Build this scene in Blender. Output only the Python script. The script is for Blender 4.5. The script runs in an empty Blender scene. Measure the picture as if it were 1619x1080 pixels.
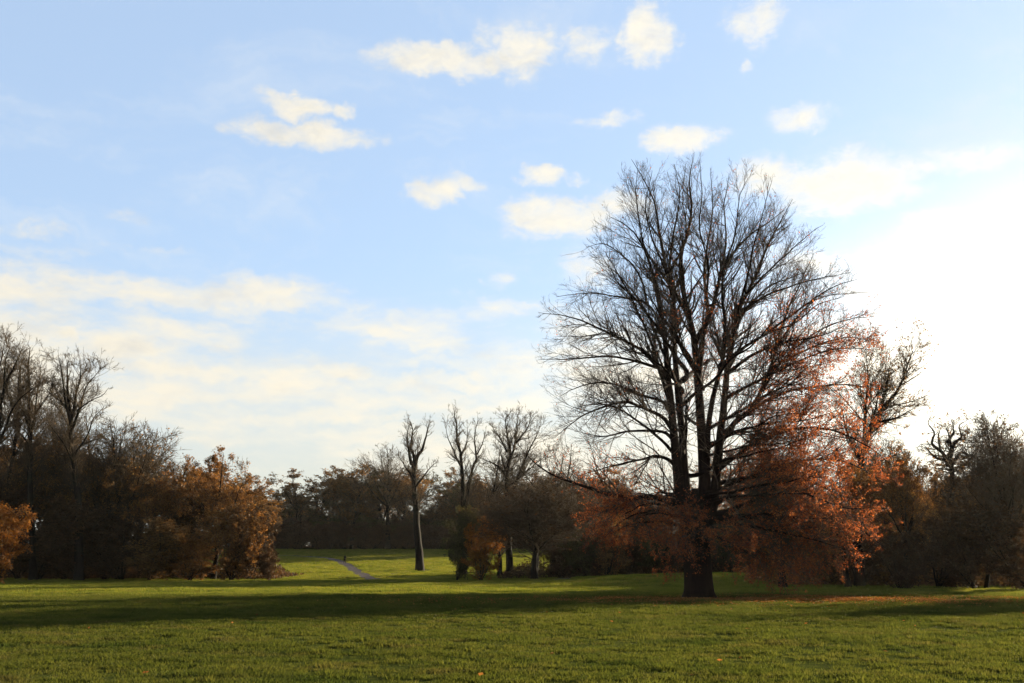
import bpy, math, random
import numpy as np
from mathutils import Vector

# ------------------------------------------------------------------ camera, sky, sun, exposure
SC = bpy.context.scene
COL = SC.collection
F_PX, CX, CY, PITCH, EYE = 1574.0, 809.5, 540.0, math.atan(360.0 / 1574.0), 1.65
SUN_AZ, SUN_EL = math.radians(49.0), math.radians(10.8)
SKY_STRENGTH, SUN_STRENGTH, EXPOSURE = 0.05, 5.0, 2.4
HAZE = 0.00003

cam_d = bpy.data.cameras.new('camera')
cam_d.sensor_width = 36.0
cam_d.lens = 36.0 * F_PX / 1619.0
cam_d.clip_start, cam_d.clip_end = 0.1, 9000.0
cam = bpy.data.objects.new('camera', cam_d)
COL.objects.link(cam)
cam.location = (0, 0, EYE)
cam.rotation_euler = (math.pi / 2 + PITCH, 0, 0)
SC.camera = cam

vs = SC.view_settings
vs.view_transform = 'Standard'
vs.look = 'None'
vs.exposure = EXPOSURE
vs.gamma = 1.0
vs.use_curve_mapping = False

sun_dir = Vector((math.sin(SUN_AZ) * math.cos(SUN_EL), math.cos(SUN_AZ) * math.cos(SUN_EL), math.sin(SUN_EL)))
sd = bpy.data.lights.new('sun', 'SUN')
sd.energy = SUN_STRENGTH
sd.angle = math.radians(0.55)
sd.color = (1.0, 0.86, 0.62)
so = bpy.data.objects.new('sun', sd)
so.rotation_euler = sun_dir.to_track_quat('Z', 'Y').to_euler()
so.location = (80, 70, 60)
COL.objects.link(so)


def ray(px, py):
    dx, dz = (px - CX) / F_PX, (CY - py) / F_PX
    return dx, math.cos(PITCH) - dz * math.sin(PITCH), math.sin(PITCH) + dz * math.cos(PITCH)


def at_y(px, py, Y):
    """the point of the place that stands at depth Y and shows at a pixel of the photograph"""
    x, y, z = ray(px, py)
    return np.array((x * Y / y, Y, EYE + z * Y / y))


class NT:
    """small helper for node trees"""
    def __init__(s, tree):
        s.t = tree
        s.t.nodes.clear()

    def n(s, kind, **kw):
        nd = s.t.nodes.new(kind)
        for k, v in kw.items():
            setattr(nd, k, v)
        return nd

    def put(s, sock, v):
        if v is None:
            return
        if isinstance(v, bpy.types.NodeSocket):
            s.t.links.new(v, sock)
        else:
            sock.default_value = v

    def math(s, op, a, b=None, c=None, clamp=False):
        nd = s.n('ShaderNodeMath', operation=op, use_clamp=clamp)
        for i, v in enumerate((a, b, c)):
            s.put(nd.inputs[i], v)
        return nd.outputs[0]

    def vec(s, op, a, b=None, c=None, scale=None):
        nd = s.n('ShaderNodeVectorMath', operation=op)
        for i, v in enumerate((a, b, c)):
            s.put(nd.inputs[i], v)
        if scale is not None:
            s.put(nd.inputs['Scale'], scale)
        return nd.outputs['Value'] if op in ('LENGTH', 'DOT_PRODUCT', 'DISTANCE') else nd.outputs[0]

    def noise(s, v, scale, detail=4.0, rough=0.55, dist=0.0, out='Fac'):
        nd = s.n('ShaderNodeTexNoise')
        s.put(nd.inputs['Vector'], v)
        nd.inputs['Scale'].default_value = scale
        nd.inputs['Detail'].default_value = detail
        nd.inputs['Roughness'].default_value = rough
        nd.inputs['Distortion'].default_value = dist
        return nd.outputs[out]

    def remap(s, v, a, b, c=0.0, d=1.0, smooth=True):
        nd = s.n('ShaderNodeMapRange', interpolation_type='SMOOTHSTEP' if smooth else 'LINEAR')
        s.put(nd.inputs[0], v)
        for i, q in enumerate((a, b, c, d)):
            s.put(nd.inputs[1 + i], q)
        return nd.outputs[0]

    def mix(s, f, a, b, blend='MIX'):
        nd = s.n('ShaderNodeMix', data_type='RGBA', blend_type=blend)
        s.put(nd.inputs[0], f)
        s.put(nd.inputs[6], a)
        s.put(nd.inputs[7], b)
        return nd.outputs[2]

    def ramp(s, f, stops):
        nd = s.n('ShaderNodeValToRGB')
        el = nd.color_ramp.elements
        while len(el) < len(stops):
            el.new(0.5)
        for e, (p, c) in zip(el, stops):
            e.position = p
            e.color = (*c, 1.0)
        s.put(nd.inputs[0], f)
        return nd.outputs[0]


def build_world():
    w = bpy.data.worlds.new('World')
    SC.world = w
    w.use_nodes = True
    N = NT(w.node_tree)
    sky = N.n('ShaderNodeTexSky', sky_type='NISHITA')
    sky.sun_disc = False
    sky.sun_elevation = SUN_EL
    sky.sun_rotation = SUN_AZ
    sky.altitude = 50.0
    sky.air_density = 1.0
    sky.dust_density = 0.7
    sky.ozone_density = 1.6
    d = N.n('ShaderNodeTexCoord').outputs['Generated']
    sep = N.n('ShaderNodeSeparateXYZ')
    N.put(sep.inputs[0], d)
    x, y, z = sep.outputs
    deg = 180.0 / math.pi
    az = N.math('MULTIPLY', N.math('ARCTAN2', x, y), deg)
    el = N.math('MULTIPLY', N.math('ARCSINE', z), deg)
    comb = N.n('ShaderNodeCombineXYZ')
    N.put(comb.inputs[0], az)
    N.put(comb.inputs[1], el)
    p = comb.outputs[0]
    # ragged edges: the cloud coordinates are pushed about by noise
    w1 = N.vec('SUBTRACT', N.noise(p, 0.30, 3.0, 0.6, out='Color'), (0.5, 0.5, 0.5))
    w2 = N.vec('SUBTRACT', N.noise(p, 1.1, 4.0, 0.6, out='Color'), (0.5, 0.5, 0.5))
    pw = N.vec('ADD', p, N.vec('MULTIPLY', w1, (4.2, 1.8, 0.0)))
    pw = N.vec('ADD', pw, N.vec('MULTIPLY', w2, (1.7, 0.9, 0.0)))
    flat = N.vec('MULTIPLY', pw, (1.0, 1.0, 0.0))
    # single clouds: centre and half size as they stand in the sky, strength
    CL = [(700, 98, 130, 26, 1.0), (815, 82, 75, 46, 1.0), (930, 70, 50, 30, .55), (1025, 50, 48, 48, 1.0), (1192, 36, 50, 34, .7),
          (468, 166, 62, 22, 1.0), (540, 172, 25, 16, .8), (480, 212, 125, 22, 1.0),
          (1085, 215, 68, 24, .95), (960, 190, 60, 16, .5), (1265, 190, 62, 24, .65), (690, 306, 46, 26, .95), (740, 290, 40, 14, .6),
          (860, 280, 46, 18, .9), (880, 348, 100, 36, 1.0), (985, 320, 75, 24, .8), (1210, 285, 70, 30, .9), (1340, 292, 125, 48, 1.0),
          (930, 425, 50, 36, .5), (795, 447, 34, 16, .45), (425, 462, 64, 20, .7), (50, 360, 70, 12, .35), (185, 342, 40, 12, .3),
          (1535, 252, 85, 26, .5), (190, 545, 55, 22, .95), (240, 580, 85, 15, .8), (330, 588, 70, 13, .7), (540, 588, 60, 15, .8), (450, 606, 60, 12, .7),
          (700, 600, 150, 16, .6), (560, 656, 110, 12, .6), (420, 666, 60, 9, .5), (100, 526, 26, 12, .8), (230, 470, 90, 12, .5), (1480, 360, 80, 30, .4), (1170, 98, 20, 12, .4)]
    dens = None
    for (px, py, hw, hh, st) in CL:
        rx, ry, rz = ray(px, py)
        a0, e0 = math.degrees(math.atan2(rx, ry)), math.degrees(math.atan2(rz, math.hypot(rx, ry)))
        k = 0.0339
        q = N.vec('MULTIPLY', N.vec('SUBTRACT', flat, (a0, e0, 0.0)), (1 / (hw * k * 1.5), 1 / (hh * k * 1.5), 0.0))
        v = N.math('MULTIPLY', N.remap(N.vec('LENGTH', q), 1.0, 0.15, 0.0, 1.0), st)
        dens = v if dens is None else N.math('MAXIMUM', dens, v)
    fine = N.noise(N.vec('MULTIPLY', p, (0.65, 1.35, 1.0)), 0.9, 9.0, 0.70, 0.5)
    fine_c = N.math('MULTIPLY', N.math('SUBTRACT', fine, 0.5), 2.1)
    m_cum = N.remap(N.math('ADD', dens, N.math('MULTIPLY', fine_c, N.remap(dens, 0.0, 0.35, 0.0, 1.0))), 0.02, 1.35)
    # low bank of streaky cloud above the horizon, all round the sky
    wave = N.math('MULTIPLY', N.math('SUBTRACT', N.noise(N.vec('MULTIPLY', p, (1.0, 0.3, 0.0)), 0.035, 2.0, 0.5), 0.5), 8.0)
    wave = N.math('ADD', wave, N.math('MULTIPLY', N.math('SINE', N.math('MULTIPLY', N.math('ADD', az, 12.5), 0.108)), 2.0))
    elw = N.math('ADD', el, wave)
    band = N.math('MULTIPLY', N.remap(elw, 19.5, 12.5), N.remap(elw, 2.5, 7.5))
    streak = N.noise(N.vec('MULTIPLY', pw, (0.05, 0.26, 0.0)), 1.0, 7.0, 0.62)
    puff = N.noise(N.vec('MULTIPLY', p, (0.16, 0.42, 0.0)), 1.0, 6.0, 0.62)
    bank_n = N.math('ADD', N.math('MULTIPLY', streak, 0.62), N.math('MULTIPLY', puff, 0.38))
    m_bank = N.remap(N.math('ADD', bank_n, N.math('MULTIPLY', band, 0.15)), 0.555, 0.74)
    m_bank = N.math('MULTIPLY', N.math('MULTIPLY', m_bank, N.remap(band, 0.0, 0.35)), 0.92)
    # bright hazy air round the low sun: wider along the horizon than upwards, fading to clear blue opposite
    cosang = N.vec('DOT_PRODUCT', N.vec('NORMALIZE', d), tuple(sun_dir))
    ang = N.math('MULTIPLY', N.math('ARCCOSINE', cosang), deg)
    daz = N.math('MULTIPLY', N.math('SUBTRACT', az, math.degrees(SUN_AZ)), 0.6)
    dele = N.math('MULTIPLY', N.math('SUBTRACT', el, math.degrees(SUN_EL) - 0.5), 2.45)
    oval = N.math('SQRT', N.math('ADD', N.math('MULTIPLY', daz, daz), N.math('MULTIPLY', dele, dele)))
    glow = N.math('POWER', N.remap(oval, 33.0, 8.0, smooth=False), 2.0)
    near = N.remap(ang, 125.0, 15.0)
    haze = N.math('MULTIPLY', N.remap(el, 18.0, 2.5), N.math('ADD', N.math('MULTIPLY', near, 0.35), 0.68))
    veil = N.remap(ang, 150.0, 75.0, 0.6, 1.0)
    skyc = N.vec('SCALE', sky.outputs[0], scale=0.4)
    skyc = N.vec('ADD', skyc, N.vec('SCALE', (1.38, 1.79, 2.44), scale=veil))
    cl = N.mix(N.remap(ang, 75.0, 15.0), (3.75, 3.45, 2.8, 1.0), (4.5, 4.2, 3.5, 1.0))
    under = N.noise(N.vec('MULTIPLY', p, (0.5, 1.1, 0.0)), 0.5, 4.0, 0.6)
    cl = N.mix(N.math('MULTIPLY', N.remap(under, 0.48, 0.75), 0.4), cl, (2.3, 2.4, 2.5, 1.0))
    c = N.mix(N.math('MULTIPLY', haze, 0.9), skyc, (2.95, 2.88, 2.4, 1.0))
    wisp = N.noise(N.vec('MULTIPLY', pw, (0.05, 0.15, 0.0)), 1.0, 7.0, 0.68, 0.6)
    c = N.mix(N.math('MULTIPLY', N.remap(wisp, 0.48, 0.75), 0.4), c, (3.3, 3.45, 3.5, 1.0))
    c = N.mix(m_bank, c, cl)
    halo = N.remap(N.math('ADD', dens, N.math('MULTIPLY', fine_c, 0.5)), 0.0, 0.8)
    c = N.mix(N.math('MULTIPLY', N.math('MULTIPLY', halo, N.remap(dens, 0.0, 0.2)), 0.4), c, cl)
    inner = N.noise(N.vec('MULTIPLY', pw, (0.9, 1.5, 0.0)), 0.8, 6.0, 0.65)
    cl = N.mix(N.math('MULTIPLY', N.remap(inner, 0.40, 0.72), 0.45), cl, N.vec('MULTIPLY', cl, (0.70, 0.76, 0.86)))
    c = N.mix(N.math('MULTIPLY', m_cum, 0.9), c, cl)
    c = N.vec('ADD', c, N.vec('SCALE', (5.8, 5.2, 4.0), scale=glow))
    bg = N.n('ShaderNodeBackground')
    N.put(bg.inputs[0], c)
    bg.inputs[1].default_value = SKY_STRENGTH
    out = N.n('ShaderNodeOutputWorld')
    N.put(out.inputs[0], bg.outputs[0])


build_world()


# ------------------------------------------------------------------ helpers
def tag(o, label=None, cat=None, group=None, kind=None):
    for k, v in (('label', label), ('category', cat), ('group', group), ('kind', kind)):
        if v:
            o[k] = v
    return o


def mesh_np(name, verts, quads=None, tris=None, mat=None, smooth=True):
    me = bpy.data.meshes.new(name)
    nq = 0 if quads is None else len(quads)
    nt = 0 if tris is None else len(tris)
    me.vertices.add(len(verts))
    me.vertices.foreach_set('co', np.asarray(verts, np.float32).ravel())
    idx, tot = [], []
    if nq:
        idx.append(np.asarray(quads, np.int32).ravel())
        tot.append(np.full(nq, 4, np.int32))
    if nt:
        idx.append(np.asarray(tris, np.int32).ravel())
        tot.append(np.full(nt, 3, np.int32))
    idx, tot = np.concatenate(idx), np.concatenate(tot)
    me.loops.add(len(idx))
    me.loops.foreach_set('vertex_index', idx)
    me.polygons.add(nq + nt)
    st = np.zeros(nq + nt, np.int32)
    st[1:] = np.cumsum(tot)[:-1]
    me.polygons.foreach_set('loop_start', st)
    if smooth:
        me.polygons.foreach_set('use_smooth', np.ones(nq + nt, bool))
    me.update(calc_edges=True)
    if mat:
        me.materials.append(mat)
    return me


def obj(name, me, parent=None, loc=(0, 0, 0)):
    o = bpy.data.objects.new(name, me)
    COL.objects.link(o)
    o.location = loc
    if parent:
        o.parent = parent
    return o


def empty(name, loc, rz=0.0):
    o = bpy.data.objects.new(name, None)
    COL.objects.link(o)
    o.location = loc
    o.rotation_euler = (0, 0, rz)
    o.empty_display_size = 0.5
    return o


def copy_tree(o, parent=None):
    c = o.copy()
    COL.objects.link(c)
    c.parent = parent
    for ch in o.children:
        copy_tree(ch, c)
    return c


_w = np.random.default_rng(5)
_K = _w.normal(size=(24, 3))


def lump(p, scale):
    """cheap smooth noise in about -1..1"""
    q = np.asarray(p) / scale
    s = 0
    for i in range(0, 24, 2):
        s = s + np.sin(q @ _K[i] * 2.2 + i * 1.7) * np.cos(q @ _K[i + 1] * 1.7 + i)
    return s / 5.0


_HY = [-50, 100, 116, 130, 150, 175, 200, 230, 252, 272, 300, 400, 700, 2600]
_HZ = [0, 0, .04, .2, .62, 1.45, 2.55, 4.4, 5.9, 7.2, 8.4, 10.5, 14, 20]


def height(x, y):
    x, y = np.asarray(x, float), np.asarray(y, float)
    h = 0
    for k in (-8, -4, 0, 4, 8):
        h = h + np.interp(y + k, _HY, _HZ)
    h = h / 5.0 - 0.0
    m = 1.1 * np.exp(-((x - 21) / 17.0) ** 2 - ((y - 113) / 14.0) ** 2)      # low bank behind the beech
    ripple = 0.05 * np.sin(x * 0.21 + 1.3) * np.sin(y * 0.17) + 0.03 * np.sin(x * 0.53 + y * 0.41)
    return h + m + ripple * np.clip((y - 10) / 20, 0, 1)


# ------------------------------------------------------------------ materials
def material(name):
    m = bpy.data.materials.new(name)
    m.use_nodes = True
    return m, NT(m.node_tree)


def finish(N, shader, disp=None):
    out = N.n('ShaderNodeOutputMaterial')
    N.put(out.inputs[0], shader)
    return out


def bark_mat(name, c0, c1, moss=(0.022, 0.025, 0.010), moss_amt=0.25):
    m, N = material(name)
    pos = N.n('ShaderNodeTexCoord').outputs['Object']
    v = N.vec('MULTIPLY', pos, (6.0, 6.0, 1.3))
    a = N.noise(v, 1.0, 6.0, 0.65, 0.4)
    b = N.noise(pos, 0.6, 3.0)
    c = N.ramp(a, [(0.3, c0), (0.7, c1)])
    c = N.mix(N.math('MULTIPLY', N.remap(b, 0.45, 0.7), moss_amt), c, (*moss, 1))
    bs = N.n('ShaderNodeBsdfPrincipled')
    N.put(bs.inputs['Base Color'], c)
    bs.inputs['Roughness'].default_value = 0.9
    bs.inputs['Specular IOR Level'].default_value = 0.05
    bp = N.n('ShaderNodeBump')
    bp.inputs['Strength'].default_value = 0.6
    bp.inputs['Distance'].default_value = 0.05
    N.put(bp.inputs['Height'], a)
    N.put(bs.inputs['Normal'], bp.outputs[0])
    finish(N, bs.outputs[0])
    return m


def leaf_mat(name, stops, trans=0.45, tint=(1.15, 0.9, 0.6)):
    m, N = material(name)
    g = N.n('ShaderNodeNewGeometry')
    rnd = g.outputs['Random Per Island']
    pos = N.n('ShaderNodeTexCoord').outputs['Object']
    n1 = N.noise(pos, 0.45, 2.0)
    f = N.math('ADD', N.math('MULTIPLY', rnd, 0.6), N.math('MULTIPLY', N.math('SUBTRACT', n1, 0.3), 0.9), clamp=True)
    c = N.ramp(f, stops)
    df = N.n('ShaderNodeBsdfDiffuse')
    N.put(df.inputs[0], c)
    tr = N.n('ShaderNodeBsdfTranslucent')
    N.put(tr.inputs[0], N.mix(1.0, c, (*tint, 1), 'MULTIPLY'))
    gl = N.n('ShaderNodeBsdfGlossy')
    gl.inputs['Roughness'].default_value = 0.45
    gl.inputs[0].default_value = (0.9, 0.9, 0.9, 1)
    mx = N.n('ShaderNodeMixShader')
    mx.inputs[0].default_value = trans
    N.put(mx.inputs[1], df.outputs[0])
    N.put(mx.inputs[2], tr.outputs[0])
    m2 = N.n('ShaderNodeMixShader')
    m2.inputs[0].default_value = 0.008
    N.put(m2.inputs[1], mx.outputs[0])
    N.put(m2.inputs[2], gl.outputs[0])
    finish(N, m2.outputs[0])
    return m


BARK = bark_mat('beech_bark', (0.006, 0.004, 0.0035), (0.022, 0.013, 0.010), moss_amt=0.10)
BARK2 = bark_mat('grey_bark', (0.005, 0.004, 0.0033), (0.018, 0.0135, 0.010), moss_amt=0.3)
TWIG = bark_mat('twig_bark', (0.03, 0.021, 0.016), (0.075, 0.052, 0.037), moss_amt=0.0)
TWIG2 = bark_mat('dull_twig_bark', (0.03, 0.021, 0.013), (0.07, 0.049, 0.03), moss_amt=0.2)
L_BEECH = leaf_mat('copper_leaf', [(0.0, (0.10, 0.022, 0.010)), (0.35, (0.18, 0.05, 0.018)), (0.7, (0.27, 0.095, 0.032)), (1.0, (0.36, 0.17, 0.06))], 0.58)
L_RUST = leaf_mat('rust_leaf', [(0.0, (0.055, 0.028, 0.011)), (0.5, (0.14, 0.07, 0.023)), (1.0, (0.26, 0.15, 0.046))], 0.5)
L_BROWN = leaf_mat('brown_leaf', [(0.0, (0.045, 0.027, 0.012)), (0.5, (0.11, 0.064, 0.024)), (1.0, (0.20, 0.122, 0.042))], 0.5)
L_ORANGE = leaf_mat('orange_leaf', [(0.0, (0.11, 0.0385, 0.00825)), (0.5, (0.198, 0.0825, 0.0165)), (1.0, (0.2475, 0.132, 0.0275))], 0.5)
L_OLIVE = leaf_mat('olive_leaf', [(0.0, (0.02, 0.022, 0.008)), (0.5, (0.046, 0.046, 0.016)), (1.0, (0.09, 0.076, 0.026))], 0.4)
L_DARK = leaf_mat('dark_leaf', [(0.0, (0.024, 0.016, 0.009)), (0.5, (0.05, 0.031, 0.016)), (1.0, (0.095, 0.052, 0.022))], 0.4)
L_LITTER = leaf_mat('fallen_leaf', [(0.0, (0.088, 0.033, 0.011)), (0.5, (0.176, 0.077, 0.022)), (1.0, (0.2475, 0.1375, 0.0495))], 0.35)


def grass_material():
    m, N = material('grass_blade')
    pos = N.n('ShaderNodeNewGeometry').outputs['Position']
    rnd = N.n('ShaderNodeObjectInfo').outputs['Random']
    n1 = N.noise(pos, 0.22, 4.0, 0.6)
    n2 = N.noise(pos, 1.6, 3.0, 0.6)
    f = N.math('ADD', N.math('MULTIPLY', n1, 0.55), N.math('ADD', N.math('MULTIPLY', n2, 0.35), N.math('MULTIPLY', rnd, 0.25)), clamp=True)
    c = N.ramp(f, [(0.3, (0.030, 0.042, 0.011)), (0.5, (0.053, 0.063, 0.014)), (0.68, (0.076, 0.080, 0.018)), (0.85, (0.10, 0.088, 0.03))])
    n5 = N.noise(pos, 0.55, 5.0, 0.65)
    c = N.mix(N.math('MULTIPLY', N.remap(n5, 0.50, 0.70), 0.75), c, (0.085, 0.070, 0.026, 1))
    n6 = N.noise(N.vec('ADD', pos, (31.0, 7.0, 0.0)), 0.33, 4.0, 0.6)
    c = N.mix(N.math('MULTIPLY', N.remap(n6, 0.52, 0.70), 0.7), c, (0.022, 0.036, 0.010, 1))
    # rough near grass painted darker for shade, mown far grass painted brighter as sunlit
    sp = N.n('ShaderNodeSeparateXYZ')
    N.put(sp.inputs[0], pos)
    lawn_lit = N.remap(N.math('ADD', sp.outputs[1], N.math('MULTIPLY', n1, 14.0)), 66.0, 84.0)
    c = N.mix(lawn_lit, N.mix(1.0, c, (0.88, 0.88, 0.95, 1), 'MULTIPLY'), N.mix(1.0, c, (1.9, 1.8, 1.5, 1), 'MULTIPLY'))
    df = N.n('ShaderNodeBsdfDiffuse')
    N.put(df.inputs[0], c)
    tr = N.n('ShaderNodeBsdfTranslucent')
    N.put(tr.inputs[0], N.mix(1.0, c, (1.2, 1.15, 0.65, 1), 'MULTIPLY'))
    mx = N.n('ShaderNodeMixShader')
    mx.inputs[0].default_value = 0.45
    N.put(mx.inputs[1], df.outputs[0])
    N.put(mx.inputs[2], tr.outputs[0])
    finish(N, mx.outputs[0])
    return m


def ground_material():
    m, N = material('meadow_turf')
    pos = N.n('ShaderNodeNewGeometry').outputs['Position']
    n1 = N.noise(pos, 0.22, 4.0, 0.6)
    n2 = N.noise(pos, 1.6, 5.0, 0.65)
    n3 = N.noise(pos, 0.03, 3.0, 0.6)
    n4 = N.noise(pos, 9.0, 4.0, 0.7)
    f = N.math('ADD', N.math('MULTIPLY', n1, 0.45), N.math('ADD', N.math('MULTIPLY', n2, 0.4), N.math('MULTIPLY', n4, 0.2)), clamp=True)
    c = N.ramp(f, [(0.34, (0.016, 0.02, 0.007)), (0.52, (0.034, 0.04, 0.009)), (0.66, (0.05, 0.054, 0.012)), (0.8, (0.065, 0.053, 0.02))])
    c = N.mix(N.math('MULTIPLY', N.remap(n3, 0.5, 0.75), 0.5), c, (0.072, 0.0675, 0.0135, 1))
    sep = N.n('ShaderNodeSeparateXYZ')
    N.put(sep.inputs[0], pos)
    x, y, z = sep.outputs
    # leaf mould under the woods and on the bank behind the beech
    wood = N.math('ADD', N.remap(y, 268.0, 280.0), 0.0)
    lw = N.math('MULTIPLY', N.math('MULTIPLY', N.remap(x, -32.0, -38.0), N.remap(y, 127.0, 134.0)), N.remap(y, 176.0, 160.0))
    bx = N.math('DIVIDE', N.math('SUBTRACT', x, 22.0), 19.0)
    by = N.math('DIVIDE', N.math('SUBTRACT', y, 108.0), 17.0)
    bank = N.remap(N.math('ADD', N.math('MULTIPLY', bx, bx), N.math('MULTIPLY', by, by)), 1.1, 0.35)
    rw = N.math('MULTIPLY', N.remap(x, 22.0, 27.0), N.remap(y, 74.0, 82.0))
    k = N.math('MAXIMUM', N.math('MAXIMUM', wood, lw), N.math('MAXIMUM', rw, N.math('MULTIPLY', bank, 0.8)))
    k = N.math('MULTIPLY', k, N.remap(N.math('ADD', n2, N.math('MULTIPLY', k, 0.3)), 0.40, 0.62), clamp=True)
    mould = N.ramp(n2, [(0.35, (0.018, 0.0099, 0.0054)), (0.55, (0.054, 0.027, 0.01125)), (0.75, (0.099, 0.054, 0.0225))])
    c = N.mix(k, c, mould)
    bs = N.n('ShaderNodeBsdfPrincipled')
    N.put(bs.inputs['Base Color'], c)
    bs.inputs['Roughness'].default_value = 1.0
    bs.inputs['Specular IOR Level'].default_value = 0.0
    bp = N.n('ShaderNodeBump')
    bp.inputs['Strength'].default_value = 0.9
    bp.inputs['Distance'].default_value = 0.12
    N.put(bp.inputs['Height'], N.math('ADD', n4, n2))
    N.put(bs.inputs['Normal'], bp.outputs[0])
    finish(N, bs.outputs[0])
    return m


# ------------------------------------------------------------------ ground, path
def axis(pieces):
    out = []
    for a, b, s in pieces:
        out.append(np.arange(a, b, s))
    return np.concatenate(out + [[pieces[-1][1]]])


def build_ground():
    xs = axis([(-2600, -400, 200), (-400, -120, 20), (-120, 120, 2.5), (120, 400, 20), (400, 2600, 200)])
    ys = axis([(-600, -40, 80), (-40, 8, 6), (8, 320, 2.0), (320, 700, 20), (700, 2600, 100)])
    X, Y = np.meshgrid(xs, ys)
    V = np.stack([X, Y, height(X, Y)], -1).reshape(-1, 3)
    nx, ny = len(xs), len(ys)
    i, j = np.meshgrid(np.arange(nx - 1), np.arange(ny - 1))
    a = (j * nx + i).ravel()
    Q = np.stack([a, a + 1, a + nx + 1, a + nx], 1)
    o = obj('ground', mesh_np('ground', V, Q, mat=ground_material()))
    tag(o, kind='structure')


PATHS = []


def ribbon(name, pts, widths, mat, lift=0.05):
    pts = catmull(np.array(pts, float), 60)
    wd = np.interp(np.linspace(0, 1, len(pts)), np.linspace(0, 1, len(widths)), widths)
    PATHS.append((pts, max(widths) * 0.5 + 0.1))
    t = np.gradient(pts, axis=0)
    t /= np.linalg.norm(t, axis=1)[:, None]
    nrm = np.stack([-t[:, 1], t[:, 0]], 1)
    V, Q = [], []
    K = 5
    for k in range(K):
        s = k / (K - 1) - 0.5
        jit = 0.12 * np.sin(np.arange(len(pts)) * 1.3 + k) if k in (0, K - 1) else 0
        p = pts + nrm * (wd * s + jit)[:, None]
        V.append(np.column_stack([p, height(p[:, 0], p[:, 1]) + lift - (0.035 if k in (0, K - 1) else 0)]))
    n = len(pts)
    V = np.concatenate(V)
    for k in range(K - 1):
        a = np.arange(n - 1) + k * n
        Q.append(np.stack([a, a + n, a + n + 1, a + 1], 1))
    o = obj(name, mesh_np(name, V, np.concatenate(Q), mat=mat))
    tag(o, kind='structure')
    return o


def catmull(P, n):
    P = np.asarray(P, float)
    d = np.r_[0, np.cumsum(np.linalg.norm(np.diff(P, axis=0), axis=1))]
    t = np.linspace(0, d[-1], n)
    Pe = np.vstack([2 * P[0] - P[1], P, 2 * P[-1] - P[-2]])
    seg = np.clip(np.searchsorted(d, t, 'right') - 1, 0, len(P) - 2)
    u = ((t - d[seg]) / np.maximum(d[seg + 1] - d[seg], 1e-9))[:, None]
    p0, p1, p2, p3 = Pe[seg], Pe[seg + 1], Pe[seg + 2], Pe[seg + 3]
    return 0.5 * (2 * p1 + (p2 - p0) * u + (2 * p0 - 5 * p1 + 4 * p2 - p3) * u ** 2 + (3 * p1 - p0 - 3 * p2 + p3) * u ** 3)


def on_ground(px, py):
    """where the line of sight through a pixel meets the ground"""
    x, y, z = ray(px, py)
    t = np.linspace(12, 420, 8000) / y
    h = EYE + z * t - height(x * t, y * t)
    k = int(np.argmax(h < 0))
    return x * t[k], y * t[k]


build_ground()


# ------------------------------------------------------------------ growing trees
def unit(v):
    return v / np.maximum(np.linalg.norm(v, axis=-1, keepdims=True), 1e-9)


def grow(P0, D0, L, S, rng, wob=0.18, up=0.1, bias=None):
    N = len(P0)
    pts = np.empty((N, S + 1, 3))
    pts[:, 0] = P0
    d = unit(np.asarray(D0, float))
    st = (L / S)[:, None]
    upv = np.asarray(up, float)
    upv = upv[:, None] if upv.ndim else upv
    for k in range(S):
        d = d + rng.normal(size=(N, 3)) * wob
        d[:, 2:3] += upv
        if bias is not None:
            d += bias
        d = unit(d)
        pts[:, k + 1] = pts[:, k] + d * st
    return pts


def radii(R0, S, end=0.25, power=1.0):
    t = np.linspace(0, 1, S + 1) ** power
    return np.asarray(R0)[:, None] * (1 - t * (1 - end))[None]


def tubes(pts, rad, k):
    N, S1, _ = pts.shape
    t = np.empty_like(pts)
    t[:, 1:-1] = pts[:, 2:] - pts[:, :-2]
    t[:, 0] = pts[:, 1] - pts[:, 0]
    t[:, -1] = pts[:, -1] - pts[:, -2]
    t = unit(t)
    ref = np.where(np.abs(t[:, :1, 2:3]) < 0.9, np.array([0, 0, 1.0]), np.array([1.0, 0, 0]))
    ref = np.broadcast_to(ref, t.shape)
    u = unit(np.cross(t, ref))
    v = np.cross(t, u)
    a = np.arange(k) * 2 * np.pi / k
    ring = u[:, :, None] * np.cos(a)[None, None, :, None] + v[:, :, None] * np.sin(a)[None, None, :, None]
    V = (pts[:, :, None] + ring * rad[:, :, None, None]).reshape(-1, 3)
    b = (np.arange(N) * S1 * k)[:, None, None] + (np.arange(S1 - 1) * k)[None, :, None] + np.arange(k)[None, None, :]
    nx = (np.arange(N) * S1 * k)[:, None, None] + (np.arange(S1 - 1) * k)[None, :, None] + ((np.arange(k) + 1) % k)[None, None, :]
    Q = np.stack([b, nx, nx + k, b + k], -1).reshape(-1, 4)
    return V, Q


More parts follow.
